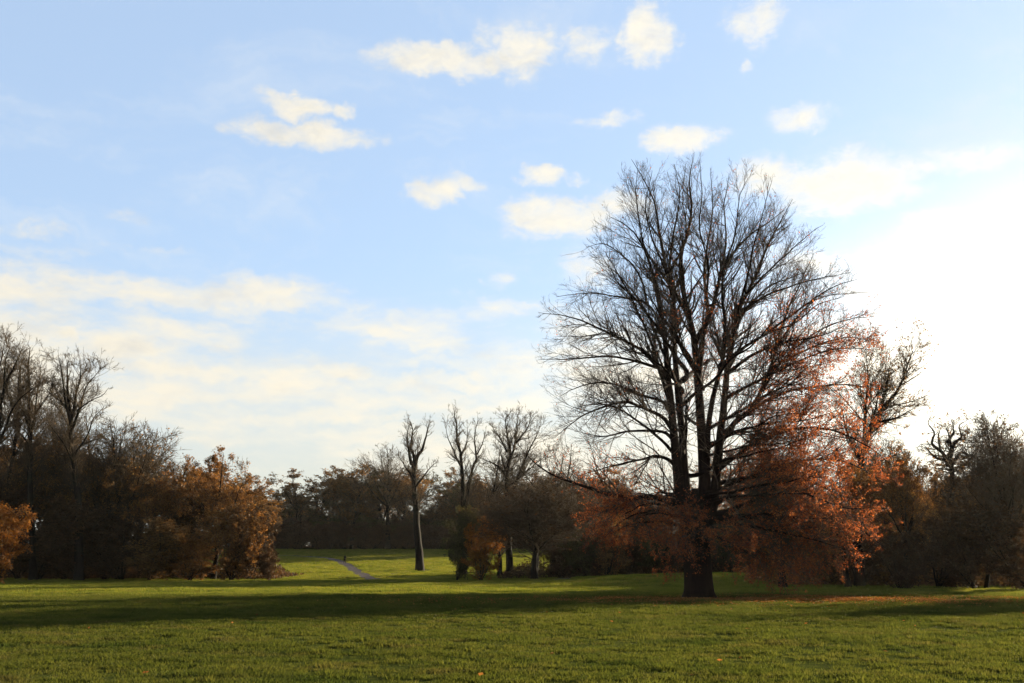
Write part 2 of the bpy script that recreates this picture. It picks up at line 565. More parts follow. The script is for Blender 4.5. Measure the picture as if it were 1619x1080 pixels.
def sprout(pts, rad, L, per_m, rng, t0=0.2, t1=0.98, ang=(45, 10), lf=(0.5, 0.9), taper_len=0.75, rf=0.55, nmin=1, lscale=None):
    """children along a set of branches: start, direction, length, radius, parent index, position"""
    N, S1, _ = pts.shape
    n = np.maximum(nmin, rng.poisson(np.maximum(per_m * L, 0.01)))
    pi = np.repeat(np.arange(N), n)
    t = rng.uniform(t0, t1, len(pi))
    f = t * (S1 - 1)
    i = np.minimum(f.astype(int), S1 - 2)
    u = (f - i)[:, None]
    P = pts[pi, i] * (1 - u) + pts[pi, i + 1] * u
    T = unit(pts[pi, i + 1] - pts[pi, i])
    r = rad[pi, i] * (1 - u[:, 0]) + rad[pi, i + 1] * u[:, 0]
    rv = unit(np.cross(T, rng.normal(size=T.shape)))
    a = np.radians(rng.normal(ang[0], ang[1], len(pi)))[:, None]
    D = T * np.cos(a) + rv * np.sin(a)
    Lc = L[pi] * rng.uniform(*lf, len(pi)) * (1 - taper_len * t)
    if lscale is not None:
        Lc = Lc * lscale(P)
    return P, D, Lc, r * rf, pi, t


def leaf_quads(P, size, rng, droop=0.3, fold=True):
    """one small pointed leaf (two faces folded at the midrib) at each point"""
    n = len(P)
    s = (size * rng.uniform(0.6, 1.35, n))[:, None]
    ax = rng.normal(size=(n, 3))
    ax[:, 2] -= droop
    ax = unit(ax)
    sd_ = unit(np.cross(ax, rng.normal(size=(n, 3))))
    nn = np.cross(ax, sd_)
    a = P
    b = P + ax * s * 0.5 + sd_ * s * 0.34 + nn * s * 0.1
    c = P + ax * s
    d = P + ax * s * 0.5 - sd_ * s * 0.34 + nn * s * 0.1
    V = np.stack([a, b, c, d], 1).reshape(-1, 3)
    k = np.arange(n) * 4
    T = np.concatenate([np.stack([k, k + 1, k + 2], 1), np.stack([k, k + 2, k + 3], 1)])
    return V, T


def join(parts):
    V, Q, off = [], [], 0
    for v, q in parts:
        V.append(v)
        Q.append(q + off)
        off += len(v)
    return np.concatenate(V), np.concatenate(Q)


def points_on(pts, n, rng, w=None):
    """n random points along a set of short branches"""
    N, S1, _ = pts.shape
    pi = rng.choice(N, n, p=None if w is None else w / w.sum())
    f = rng.uniform(0.1, 1, n) * (S1 - 1)
    i = np.minimum(f.astype(int), S1 - 2)
    u = (f - i)[:, None]
    return pts[pi, i] * (1 - u) + pts[pi, i + 1] * u


# ------------------------------------------------------------------ the copper beech
BX, BY = on_ground(1103, 947)
BEECH_LABEL = 'big beech standing alone on the grass, bare on top with copper leaves low down'


def build_beech():
    rng = np.random.default_rng(11)
    base = np.array([BX, BY, float(height(BX, BY))])
    root = empty('beech_tree', base)
    tag(root, BEECH_LABEL, 'tree')
    loc = lambda px, py, dy=0.0: at_y(px, py, BY + dy) - base
    # trunk: fluted, flaring into root buttresses
    prof = [(-0.25, 1.12), (0.0, 0.96), (0.18, 0.88), (0.45, 0.82), (1.0, 0.78), (2.0, 0.74), (3.0, 0.75), (4.0, 0.80), (4.8, 0.80), (5.4, 0.66), (5.9, 0.42), (6.3, 0.12)]
    zz = np.linspace(-0.25, 6.3, 40)
    rr = np.interp(zz, [p[0] for p in prof], [p[1] for p in prof])
    K = 40
    a = np.arange(K) * 2 * np.pi / K
    V = []
    for z, r in zip(zz, rr):
        fl = np.exp(-max(z, 0) / 0.45)
        w = 1 + 0.17 * fl * np.cos(5 * a + 0.6) + 0.06 * np.cos(3 * a + z * 0.5) + 0.04 * np.cos(7 * a + 1.0 + z * 0.3) + 0.03 * np.sin(2 * a + z)
        cx = 0.03 * math.sin(z) + np.interp(z, [0, 3, 7], [0, 0.0, 0.08])
        V.append(np.stack([cx + np.cos(a) * r * w, np.sin(a) * r * w * 0.92, np.full(K, z)], 1))
    V = np.concatenate(V)
    j, i = np.meshgrid(np.arange(len(zz) - 1), np.arange(K), indexing='ij')
    b0 = (j * K + i).ravel()
    b1 = (j * K + (i + 1) % K).ravel()
    obj('trunk', mesh_np('beech_trunk', V, np.stack([b0, b1, b1 + K, b0 + K], 1), mat=BARK), root)

    # limbs as they stand: pixel line of the photograph, radius at the base, depth reached at the tip, spray character
    UPR, LAT, LOW = 'up', 'lat', 'low'
    LIMBS = [
        ([(1092, 850), (1078, 790), (1067, 700), (1059, 630), (1053, 590), (1049, 555), (1039, 478), (1029, 438), (1014, 395), (990, 362), (958, 345)], .42, -1.5, UPR),
        ([(1096, 850), (1085, 790), (1078, 700), (1070, 620), (1065, 548), (1064, 485), (1052, 430), (1041, 370), (1033, 319), (1018, 285), (998, 250)], .34, 1.5, UPR),
        ([(1103, 850), (1114, 780), (1110, 696), (1106, 638), (1103, 590), (1099, 540), (1093, 510), (1083, 470), (1079, 406), (1090, 372), (1096, 330), (1090, 290), (1098, 253)], .46, 0.5, UPR),
        ([(1100, 545), (1087, 500), (1072, 470), (1060, 430), (1062, 380), (1072, 311), (1064, 262)], .17, 2.0, UPR),
        ([(1099, 540), (1113, 517), (1128, 477), (1137, 438), (1149, 412), (1176, 378), (1203, 357), (1240, 330)], .2, -1.5, UPR),
        ([(1112, 850), (1128, 790), (1136, 710), (1145, 638), (1152, 578), (1160, 532), (1168, 493), (1184, 461), (1199, 428), (1211, 394), (1228, 362), (1252, 318)], .38, 2.0, UPR),
        ([(1108, 840), (1117, 740), (1120, 660), (1130, 612), (1140, 575), (1146, 520), (1140, 470), (1144, 420), (1160, 370), (1167, 310), (1178, 285)], .27, -2.2, UPR),
        ([(1140, 578), (1180, 545), (1215, 524), (1255, 509), (1290, 480), (1330, 465)], .15, -1.0, UPR),
        ([(1136, 705), (1160, 670), (1188, 645), (1211, 595), (1224, 556), (1240, 500), (1262, 450), (1285, 400)], .2, 2.5, UPR),
        ([(1104, 600), (1112, 540), (1118, 490), (1112, 440), (1118, 390), (1127, 330), (1122, 270)], .17, 3.5, UPR),
        ([(1060, 640), (1046, 600), (1030, 540), (1010, 490), (985, 440), (960, 395)], .14, -3.5, UPR),
        ([(1050, 560), (1035, 520), (1010, 470), (975, 430), (945, 410)], .11, 3.0, UPR),
        ([(1033, 440), (1024, 400), (1012, 350), (1006, 300), (1010, 268)], .09, -1.0, UPR),
        ([(1160, 530), (1180, 490), (1215, 455), (1250, 440), (1290, 425)], .10, 3.5, UPR),
        ([(1150, 590), (1190, 560), (1240, 540), (1295, 530), (1350, 505)], .14, -2.0, LAT),
        ([(1168, 493), (1180, 440), (1190, 390), (1205, 340), (1217, 292)], .10, -3.0, UPR),
        ([(1184, 461), (1225, 420), (1265, 385), (1302, 358)], .08, 2.0, UPR),
        ([(1137, 440), (1150, 380), (1145, 320), (1152, 270)], .09, 2.5, UPR),
        ([(1053, 430), (1030, 370), (1022, 320), (1032, 268)], .08, -3.0, UPR),
        ([(1060, 430), (1085, 370), (1080, 310), (1083, 256)], .08, 4.0, UPR),
        ([(1116, 480), (1122, 420), (1108, 360), (1112, 300), (1108, 258)], .09, -4.0, UPR),
        ([(1172, 492), (1205, 470), (1250, 452), (1300, 436), (1345, 428)], .10, 1.5, UPR),
        ([(1215, 524), (1262, 490), (1310, 455), (1352, 440)], .09, -3.0, UPR),
        ([(1190, 640), (1235, 575), (1290, 530), (1340, 505), (1385, 500)], .11, 0.5, LAT),
        ([(1212, 590), (1265, 560), (1330, 535), (1392, 540)], .10, 4.0, LAT),
        ([(1225, 552), (1260, 500), (1300, 470), (1370, 462)], .08, 1.0, LAT),
        # arching to the left
        ([(1078, 800), (1040, 786), (1005, 787), (978, 783), (933, 767), (890, 753), (860, 737), (832, 712)], .24, 1.0, LAT),
        ([(1075, 745), (1058, 728), (1033, 722), (1000, 727), (953, 737), (915, 745)], .14, -2.5, LAT),
        ([(1070, 705), (1055, 688), (1033, 680), (987, 680), (947, 688), (905, 680)], .14, 2.5, LAT),
        ([(1064, 685), (1050, 661), (1020, 647), (983, 637), (940, 650), (907, 668), (873, 697)], .15, -1.0, LAT),
        ([(1061, 655), (1046, 634), (1000, 621), (960, 606), (915, 610), (880, 628)], .13, 3.0, LAT),
        ([(1054, 600), (1040, 580), (1006, 548), (950, 521), (899, 501), (848, 492)], .15, -1.0, LAT),
        ([(1052, 590), (1033, 578), (966, 562), (903, 566), (850, 568)], .12, 1.5, LAT),
        ([(1045, 515), (1022, 480), (978, 469), (930, 464), (880, 470)], .09, 2.0, LAT),
        ([(1034, 462), (1012, 440), (990, 410), (955, 388), (925, 392)], .08, -2.0, UPR),
        ([(1068, 720), (1040, 690), (1000, 660), (960, 640), (910, 645)], .11, -5.0, LAT),
        # to the right
        ([(1128, 815), (1180, 797), (1211, 778), (1250, 762), (1289, 766), (1335, 790), (1385, 825)], .22, 0.5, LAT),
        ([(1132, 745), (1190, 705), (1250, 680), (1310, 680), (1370, 705), (1410, 735)], .17, -2.0, LAT),
        ([(1138, 690), (1200, 640), (1260, 615), (1330, 605), (1390, 612)], .16, 2.0, LAT),
        ([(1134, 765), (1200, 750), (1270, 730), (1340, 735), (1400, 770)], .16, 3.5, LAT),
        ([(1148, 630), (1210, 597), (1280, 565), (1340, 553), (1388, 560)], .13, -3.0, LAT),
        ([(1122, 822), (1160, 828), (1210, 836), (1270, 848), (1330, 868)], .16, -3.0, LOW),
        ([(1120, 832), (1170, 846), (1230, 866), (1270, 885)], .12, 4.0, LOW),
        ([(1120, 826), (1190, 815), (1270, 810), (1350, 830), (1405, 865)], .16, 2.0, LOW),
        ([(1126, 800), (1185, 770), (1260, 775), (1330, 800), (1400, 800)], .14, -5.0, LOW),
        ([(1084, 832), (1040, 828), (1000, 832), (965, 846)], .13, -1.5, LOW),
        ([(1087, 842), (1066, 850), (1052, 872), (1056, 898)], .07, -1.2, LOW),
        ([(1082, 822), (1045, 812), (1010, 818), (985, 835)], .11, 3.5, LOW),
        ([(1104, 812), (1092, 822), (1078, 840), (1070, 862)], .09, -5.0, LOW),
        ([(1106, 815), (1122, 828), (1140, 850), (1150, 872)], .09, -5.5, LOW),
        ([(1104, 800), (1100, 808), (1098, 824), (1102, 850)], .09, -6.5, LOW),
        ([(1086, 815), (1050, 800), (1015, 800), (975, 822)], .11, -4.0, LOW),
        ([(1082, 820), (1035, 806), (990, 822), (955, 850)], .11, 1.0, LOW),
        ([(1120, 842), (1138, 852), (1170, 868), (1195, 885)], .08, -4.0, LOW),
    ]
    lines = []
    for px, r0, dy, kind in LIMBS:
        n = len(px)
        P = []
        for k, (u, v) in enumerate(px):
            P.append(loc(u, v, dy * (k / (n - 1)) ** 1.3))
        lines.append((np.array(P), r0, kind))
    # limbs towards and away from the viewer, same habit
    for k in range(25):
        z0 = rng.uniform(4.5, 14.0) if k < 16 else rng.uniform(4.2, 9.5)
        sgn = -1 if k % 2 else 1
        az = sgn * (np.pi / 2) + rng.normal(0, 0.55) if k < 16 else np.radians(rng.uniform(-60, -15))
        ln = rng.uniform(6.5, 9.5) * (1 - 0.25 * (z0 - 4.5) / 10)
        rise = rng.uniform(0.05, 0.35) + 0.55 * (z0 - 4.5) / 10
        p0 = np.array([rng.uniform(-1.0, 1.0) * min(1, z0 / 12) + 0.1, 0, z0])
        t = np.linspace(0, 1, 7)[:, None]
        d = np.array([np.cos(az), np.sin(az), 0])
        arch = np.array([0, 0, 1.0]) * (rise * ln * t - (0.22 * ln * t ** 2 if z0 < 9 else 0))
        P = p0 + d * ln * t + arch + rng.normal(0, 0.22, (7, 3)) * t
        lines.append((P, rng.uniform(.10, .17), LOW if z0 < 6.5 else LAT if z0 < 12 else UPR))

    # where leaves still hang: the skirt of low branches, and the sunward right half
    def leafy(p):
        x, z = p[..., 0], p[..., 2]
        n = lump(p, 2.6) * 0.6 + lump(p + 7.3, 0.9) * 0.4
        low = np.clip((6.8 - z) / 1.8, 0, 1) * 0.72
        right = np.clip((x - 1.0 - 0.12 * np.clip(z - 6, 0, 20)) / 4.5, 0, 1) * np.clip((18.5 - z) / 7.0, 0, 1) * 0.62
        tip = np.clip((x - 4.5) / 3.0, 0, 1) * np.clip((17.0 - z) / 4.0, 0, 1) * 0.6
        left = np.clip((-x - 1.0) / 2.0, 0, 1) * np.clip((9.0 - z) / 2.5, 0, 1) * 0.3
        mid = np.exp(-((x - 1.5) / 2.5) ** 2) * np.exp(-((z - 15.0) / 4.5) ** 2) * 0.14
        w = np.maximum.reduce([low, right, tip, left, mid])
        return np.clip(w * (0.62 + 1.1 * n), 0.0, 1.3) + 0.006

    # the dome the fine twigs keep to
    LP_ = [loc(*q) for q in [(880, 860), (905, 790), (842, 720), (872, 650), (840, 570), (842, 495), (905, 400), (950, 335), (990, 262), (1060, 248)]]
    RP_ = [loc(*q) for q in [(1400, 900), (1428, 820), (1425, 700), (1420, 600), (1395, 500), (1345, 420), (1300, 355), (1245, 305), (1180, 268), (1110, 248)]]
    LZ, LR = [q[2] for q in LP_], [0.3 - q[0] for q in LP_]
    RZ, RR = [q[2] for q in RP_], [q[0] for q in RP_]
    ztop = loc(1085, 240)[2]

    def outside(p, slack=1.0):
        x, y, z = p[..., 0], p[..., 1], p[..., 2]
        l, r = np.interp(z, LZ, LR), np.interp(z, RZ, RR)
        rad = np.hypot(x, y) + 1e-6
        c = x / rad
        lim = l * (1 - c) / 2 + r * (1 + c) / 2
        lim = lim * (1 - 0.12 * (1 - np.abs(c))) * (1 + 0.09 * lump(p, 1.7))
        return (rad > lim * slack) | (z > ztop - 0.02 * rad ** 2 + 0.5 * lump(p, 1.3))

    nleaf, wood = 0, []
    for P, r0, kind in lines:
        if wood and not (P[0, 2] < 6.0 and math.hypot(P[0, 0], P[0, 1]) < 0.75):
            allp = np.concatenate(wood)
            q = allp[np.argmin(np.linalg.norm(allp - P[0], axis=1))]
            if 0.04 < np.linalg.norm(q - P[0]):
                P = np.vstack([q, P[1:]]) if np.linalg.norm(q - P[0]) > 0.8 else np.vstack([q, P])
        S = 22
        C = catmull(P, S + 1)
        L = np.linalg.norm(np.diff(C, axis=0), axis=1).sum()
        C[2:] += np.cumsum(rng.normal(0, 0.035, (S - 1, 3)), axis=0) * 0.6
        t = np.linspace(0, 1, S + 1)
        R = (0.78 + 0.35 * np.exp(-t / 0.10)) * r0 * (1 - t) ** 0.95 + 0.011
        wood.append(catmull(C[:15], 90))
        V, Q = tubes(C[None], R[None], 9 if r0 > .2 else 6)
        lo = obj('limb', mesh_np('beech_limb', V, Q, mat=BARK), root)
        up1 = {UPR: 0.10, LAT: 0.05, LOW: -0.01}[kind]
        an = {UPR: (36, 9), LAT: (42, 10), LOW: (48, 12)}[kind]
        t0 = {UPR: 0.42 if r0 > .25 else 0.2, LAT: 0.2, LOW: 0.2}[kind]
        La = np.array([L])
        scale = min(1.0, 7.0 / L)
        a1 = sprout(C[None], R[None], La, {UPR: 1.8, LAT: 2.4, LOW: 2.6}[kind], rng, t0, 0.99, an, (0.36 * scale, 0.68 * scale), 0.5, 0.5, 4)
        L1 = a1[2].copy()
        for _ in range(3):
            tip = a1[0] + unit(a1[1] + np.array([0, 0, up1 * 3])) * L1[:, None]
            L1 = np.where(outside(tip, 0.97), L1 * 0.6, L1)
        a1 = (a1[0], a1[1], L1, a1[3])
        p1 = grow(a1[0], a1[1], a1[2], 6, rng, 0.10, up1)
        r1 = radii(np.clip(a1[3], 0.012, 0.09), 6, 0.22)
        a2 = sprout(p1, r1, a1[2], 3.4, rng, 0.12, 0.99, (38, 10), (0.32, 0.66), 0.5, 0.6, 2)
        p2 = grow(a2[0], a2[1], a2[2], 4, rng, 0.12, up1)
        k = ~outside(p2[:, -1]) | (rng.uniform(0, 1, len(p2)) < 0.12)
        a2, p2 = tuple(q[k] for q in a2), p2[k]
        r2 = radii(np.clip(a2[3], 0.007, 0.024), 4, 0.45)
        a3 = sprout(p2, r2, a2[2], 4.6, rng, 0.15, 1.0, (36, 10), (0.30, 0.6), 0.35, 0.7, 2)
        L3 = np.clip(a3[2], 0.18, 0.75)
        p3 = grow(a3[0], a3[1], L3, 2, rng, 0.10, up1)
        k = ~outside(p3[:, -1], 1.03) | (rng.uniform(0, 1, len(p3)) < 0.06)
        p3 = p3[k]
        r3 = radii(np.full(len(p3), 0.0062), 2, 0.6)
        o = obj('branches', mesh_np('beech_branches', *join([tubes(p1, r1, 5), tubes(p2, r2, 3), tubes(p3, r3, 3)]), mat=TWIG), lo)
        o['kind'] = 'stuff'
        w = leafy(p3[:, 1])
        n = int(w.sum() * 8.0)
        if n > 3:
            LP = points_on(p3, n, rng, w)
            LP = LP + rng.normal(0, 0.05, LP.shape)
            V, T = leaf_quads(LP, 0.098, rng, 0.35)
            f = obj('foliage', mesh_np('beech_foliage', V, tris=T, mat=L_BEECH, smooth=False), lo)
            f['kind'] = 'stuff'
            nleaf += n
    print('beech leaves', nleaf)


build_beech()


# ------------------------------------------------------------------ kinds of trees in the woods
def archetype(seed, H, habit, leaf=None, nleaf=0, leaf_size=0.25, W=None, bark=None, twig=None):
    """a tree of height H standing at the origin, out of frame until placed: meshes for trunk, crown, foliage"""
    rng = np.random.default_rng(seed)
    bark, twig = bark or BARK2, twig or TWIG2
    g = dict(clear=0.3, r=0.022, stems=1, fork=0.75, n1=26, ang=(50, 10), l1=0.30, up1=0.06, up0=0.02, wob0=0.05, wob1=0.12, shape='round', tw=0.016, d2=1.6, d3=2.4, low=0.0)
    g.update(habit)
    st = g['stems']
    # leaders
    P0 = np.zeros((st, 3))
    D0 = np.tile([0, 0, 1.0], (st, 1)) + rng.normal(0, g.get('spread', 0.0), (st, 3)) * np.array([1, 1, 0])
    L0 = H * rng.uniform(0.85, 1.0, st) if st > 1 else np.array([H * 0.97])
    S0 = 14
    p0 = grow(P0, D0, L0, S0, rng, g['wob0'], g['up0'] + 0.03)
    r0 = radii(np.full(st, H * g['r'] / (1 if st == 1 else 1.3)), S0, 0.06, 0.8)
    r0[:, 0] *= 1.35
    p0[:, 0, 2] -= 0.3
    tr = [tubes(p0, r0, 8)]
    # big forks: steep limbs that carry the crown
    nf = g.get('forks', 5)
    if nf:
        a = sprout(p0, r0, L0, nf / L0[0], rng, g['clear'], g['clear'] + 0.28, g.get('fang', (32, 9)), (g.get('fl', 0.45), g.get('fl', 0.45) * 1.35), 0.35, 0.62, max(2, nf - 1))
        pf = grow(a[0], a[1], a[2], 10, rng, g['wob1'], g.get('upf', 0.09))
        rf = radii(a[3], 10, 0.1, 0.85)
        tr.append(tubes(pf, rf, 6))
    # side branches
    def env(P):
        t = np.clip((P[:, 2] / H - g['low']) / (1 - g['low']), 0, 1)
        if g['shape'] == 'round':
            return 0.35 + 0.95 * np.sqrt(np.clip(1 - (2 * t - 0.85) ** 2, 0.03, 1))
        if g['shape'] == 'cone':
            return 0.25 + 1.0 * (1 - t)
        return np.full(len(P), 1.0)
    groups = [(p0, r0, L0, g['clear'] * 0.9 if g['low'] == 0 else g['low'])]
    if nf:
        groups.append((pf, rf, a[2], 0.15))
    b1 = []
    for (pp, rr, ll, tmin) in groups:
        s = sprout(pp, rr, ll, g['n1'] / H * (1.0 if pp is p0 else 0.8), rng, tmin, 0.99, g['ang'], (g['l1'] * H / np.mean(ll) * .7, g['l1'] * H / np.mean(ll) * 1.2), 0.45, 0.5, 3, env)
        b1.append(s[:4])
    P, D, L, R = [np.concatenate([q[k] for q in b1]) for k in range(4)]
    p1 = grow(P, D, L, 6, rng, g['wob1'], g['up1'])
    r1 = radii(np.clip(R, 0.02, H * 0.006), 6, 0.2)
    a2 = sprout(p1, r1, L, g['d2'], rng, 0.15, 0.99, (42, 12), (0.30, 0.62), 0.45, 0.6, 2)
    p2 = grow(a2[0], a2[1], a2[2], 4, rng, g['wob1'], g['up1'] + 0.02)
    r2 = radii(np.clip(a2[3], g['tw'] * 1.1, 0.05), 4, 0.5)
    a3 = sprout(p2, r2, a2[2], g['d3'], rng, 0.15, 1.0, (40, 12), (0.35, 0.75), 0.3, 0.7, 2)
    L3 = np.clip(a3[2], 0.3, 1.5)
    if len(L3) > g.get('maxtw', 9000):
        k = rng.choice(len(L3), g.get('maxtw', 9000), replace=False)
        a3 = tuple(q[k] for q in a3)
        L3 = L3[k]
    p3 = grow(a3[0], a3[1], L3, 2, rng, 0.12, g['up1'] + 0.03)
    r3 = radii(np.full(len(p3), g['tw']), 2, 0.5)
    crown = [tubes(p1, r1, 4), tubes(p2, r2, 3), tubes(p3, r3, 3)]
    out = {'trunk': mesh_np('tree_trunk', *join(tr), mat=bark), 'crown': mesh_np('tree_crown', *join(crown), mat=twig)}
    top = max(p3[:, -1, 2].max(), p0[:, -1, 2].max())
    wx = np.percentile(p3[:, -1, 0], 98) - np.percentile(p3[:, -1, 0], 2)
    if nleaf:
        w = np.clip(0.55 + lump(p3[:, 1], H * 0.12), 0.02, 1.4)
        if 'leaf_top' in g:
            w = w * np.clip((g['leaf_top'] * H - p3[:, 1, 2]) / (0.2 * H), 0.0, 1) + 1e-4
        LP = points_on(p3, nleaf, rng, w)
        LP = LP + rng.normal(0, 0.10, LP.shape)
        V, T = leaf_quads(LP, leaf_size, rng, 0.3)
        out['foliage'] = mesh_np('tree_foliage', V, tris=T, mat=leaf, smooth=False)
    out['H'], out['W'] = top, wx
    return out


def plant(A, name, x, y, H, W, label, cat='tree', group=None, rz=None, swap=None):
    """stand a tree of kind A at x, y with height H and crown width W"""
    o = empty(name, (x, y, float(height(x, y))), random.uniform(0, 6.28) if rz is None else rz)
    sx = W / A['W']
    o.scale = (sx, sx, H / A['H'])
    tag(o, label, cat, group)
    for part in ('trunk', 'crown', 'foliage'):
        if part in A:
            c = obj(part, A[part], o)
            if part != 'trunk':
                c['kind'] = 'stuff'
            if part == 'foliage' and swap:
                c.material_slots[0].link = 'OBJECT'
                c.material_slots[0].material = swap
    return o


def plant_px(A, name, px, top, width, Y, label, **kw):
    """the same, from where its foot, top and sides show in the photograph at depth Y"""
    x = ray(px, 905)[0] / ray(px, 905)[1] * Y
    z = float(height(x, Y))
    H = at_y(px, top, Y)[2] - z
    r = ray(px, 800)
    W = width / F_PX * Y / r[1]
    return plant(A, name, x, Y, H, W, label, **kw)


random.seed(4)
TALL = [archetype(s, 30, dict(clear=0.48, r=0.012, forks=8, fang=(24, 8), fl=0.34, n1=40, ang=(42, 9), l1=0.15, up1=0.09, d2=1.9, d3=2.6, tw=0.02), None) for s in (21, 22)]
BARE = [archetype(s, 18, dict(clear=0.32, r=0.018, forks=6, fang=(38, 9), fl=0.5, n1=30, ang=(46, 10), l1=0.20, up1=0.06, d2=1.7, d3=2.4, tw=0.016), None) for s in (31, 32)]
OAK = [archetype(s, 16, dict(clear=0.22, r=0.022, forks=7, fang=(45, 10), fl=0.5, n1=34, ang=(52, 12), l1=0.24, low=0.10, d2=1.9, d3=2.4, tw=0.017, maxtw=9000), L_RUST, 22000, 0.19) for s in (41, 42)]
WOOD = [archetype(s, 18, dict(clear=0.32, r=0.014, forks=5, fang=(30, 8), fl=0.42, n1=28, ang=(45, 10), l1=0.17, up1=0.07, low=0.2, d2=1.9, d3=2.6, tw=0.024, maxtw=9000), L_BROWN, 5000, 0.24) for s in (51, 52, 53)]
BUSH = [archetype(s, 7, dict(clear=0.1, r=0.012, stems=6, spread=0.28, forks=0, n1=26, ang=(45, 12), l1=0.26, low=0.04, d2=2.6, d3=3.0, tw=0.013, maxtw=6000, shape='round'), L_ORANGE, 13000, 0.17) for s in (61, 62)]
DENSE = archetype(81, 15, dict(clear=0.26, r=0.020, stems=2, spread=0.16, forks=7, fang=(45, 10), fl=0.45, n1=52, ang=(48, 10), l1=0.22, up1=0.03, low=0.18, d2=2.6, d3=3.0, tw=0.018, maxtw=20000), L_DARK, 3000, 0.2)


def stand_woods():
    P = plant_px
    # the wood on the left
    P(TALL[1], 'bare_tree', 6, 545, 120, 141, 'tall bare tree just inside the left edge, behind the cut off one', rz=3.4)
    P(TALL[0], 'bare_tree', 84, 590, 95, 143, 'thin bare tree standing back between the two tall ones on the left', rz=5.1)
    P(BARE[1], 'bare_tree', 150, 640, 120, 141, 'bare tree of middle height right behind the fan topped tree', rz=4.1)
    P(BARE[0], 'bare_tree', 222, 690, 95, 140, 'small bare tree between the round topped tree and the thin rust tree', rz=2.6)
    P(BARE[1], 'bare_tree', 268, 722, 70, 142, 'thin grey tree in the notch left of the wide rust brown oak', rz=1.6)
    P(BARE[0], 'bare_tree', 190, 650, 130, 133, 'round topped bare tree leaning out beside the tall fan topped tree', rz=0.2)
    P(DENSE, 'dark_tree', 188, 655, 140, 135, 'dense twiggy dark crown at the right shoulder of the tall trees on the left', rz=1.7, swap=L_BROWN)
    P(DENSE, 'dark_tree', 95, 668, 120, 139, 'twiggy brown crown arching between the two tall trees on the left', rz=3.7, swap=L_BROWN)
    P(OAK[0], 'brown_tree', 80, 690, 150, 138, 'dark brown leafed tree between the trunks of the tall bare trees', rz=1.0, swap=L_BROWN)
    P(OAK[1], 'brown_tree', 165, 725, 150, 136, 'brown leafed tree low in front of the round topped bare tree', rz=2.0, swap=L_BROWN)
    P(OAK[1], 'brown_tree', 15, 700, 150, 140, 'dark tree behind the orange bush at the left edge', rz=4.0, swap=L_DARK)
    P(OAK[0], 'rust_tree', 240, 735, 110, 133, 'rust coloured tree with thin top left of the wide rust brown oak', rz=3.0)
    P(OAK[1], 'rust_tree', 338, 706, 132, 132, 'wide rounded rust brown oak at the right end of the left wood', rz=0.5)
    P(BUSH[0], 'brown_shrub', 366, 795, 92, 126, 'big rounded rust shrub in front of the wide rust brown oak', cat='shrub', rz=0.3, swap=L_RUST)
    P(BUSH[1], 'brown_shrub', 235, 820, 100, 128, 'mottled yellow brown shrub at the foot of the thin rust tree', cat='shrub', rz=1.3, swap=L_BROWN)
    P(BUSH[0], 'brown_shrub', 300, 835, 90, 127, 'low brown shrub left of the big rounded rust shrub', cat='shrub', rz=2.2, swap=L_RUST)
    P(BUSH[1], 'orange_shrub', -10, 792, 90, 108, 'bright orange bush cut off by the left edge', cat='shrub', rz=0.9)
    P(BUSH[0], 'dark_shrub', 428, 862, 44, 128, 'dark bush at the right end of the left wood beside the path', cat='shrub', rz=4.4, swap=L_DARK)
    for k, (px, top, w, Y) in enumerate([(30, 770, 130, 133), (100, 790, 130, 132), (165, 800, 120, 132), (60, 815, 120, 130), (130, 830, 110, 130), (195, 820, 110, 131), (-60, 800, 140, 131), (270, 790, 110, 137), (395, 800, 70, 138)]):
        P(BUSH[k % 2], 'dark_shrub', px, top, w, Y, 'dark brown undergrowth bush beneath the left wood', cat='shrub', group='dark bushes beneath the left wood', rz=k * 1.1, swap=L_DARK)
    back = [(-95, 640, 180, 150), (5, 690, 170, 165), (70, 700, 160, 150), (140, 720, 170, 160), (215, 720, 140, 155), (280, 735, 140, 152), (300, 745, 130, 170), (370, 745, 130, 158), (388, 765, 90, 150), (-20, 720, 160, 150), (110, 690, 150, 172)]
    for k, (px, top, w, Y) in enumerate(back):
        P((WOOD + OAK)[k % 5], 'woodland_tree', px, top, w, Y, 'brown woodland tree filling the depth of the left wood', group='trees deep in the left wood', rz=k * 0.8, swap=L_BROWN)
    # far wood on the rise behind the path
    P(WOOD[0], 'woodland_tree', 468, 738, 75, 262, 'small far tree with sky showing through its stem, left of the path', rz=0.2)
    P(WOOD[1], 'woodland_tree', 555, 732, 100, 264, 'broad dark tree on the hill above the path', rz=0.8)
    P(BARE[1], 'bare_tree', 612, 692, 110, 262, 'pale thin bare tree left of the leaning forked trunk', rz=2.2)
    rows = []
    for r_, (Y, st) in enumerate([(272, 34), (290, 31)]):
        px = 400 + r_ * 11
        while px < 1010:
            rows.append((px + random.uniform(-9, 9), random.uniform(730, 795) if px > 485 else random.uniform(775, 805), random.uniform(58, 88), Y + random.uniform(-5, 5)))
            px += st
    for k, (px, top, w, Y) in enumerate(rows):
        P(WOOD[k % 3], 'woodland_tree', px, top, w, Y, 'small dark tree in the far wood on the rise', group='trees of the far wood', rz=k * 1.3, swap=(L_BROWN, L_RUST, L_OLIVE, L_BROWN)[k % 4])
    for k in range(52):
        P(BUSH[k % 2], 'dark_shrub', 395 + (k // 2) * 25 + random.uniform(-7, 7), random.uniform(806, 826) if k % 2 else random.uniform(818, 836), random.uniform(48, 70), (274 if k % 2 else 264) + random.uniform(-3, 4), 'dark bush along the foot of the far wood', cat='shrub', group='bushes of the far wood', rz=k * 0.9, swap=(L_DARK, L_OLIVE)[k % 2])
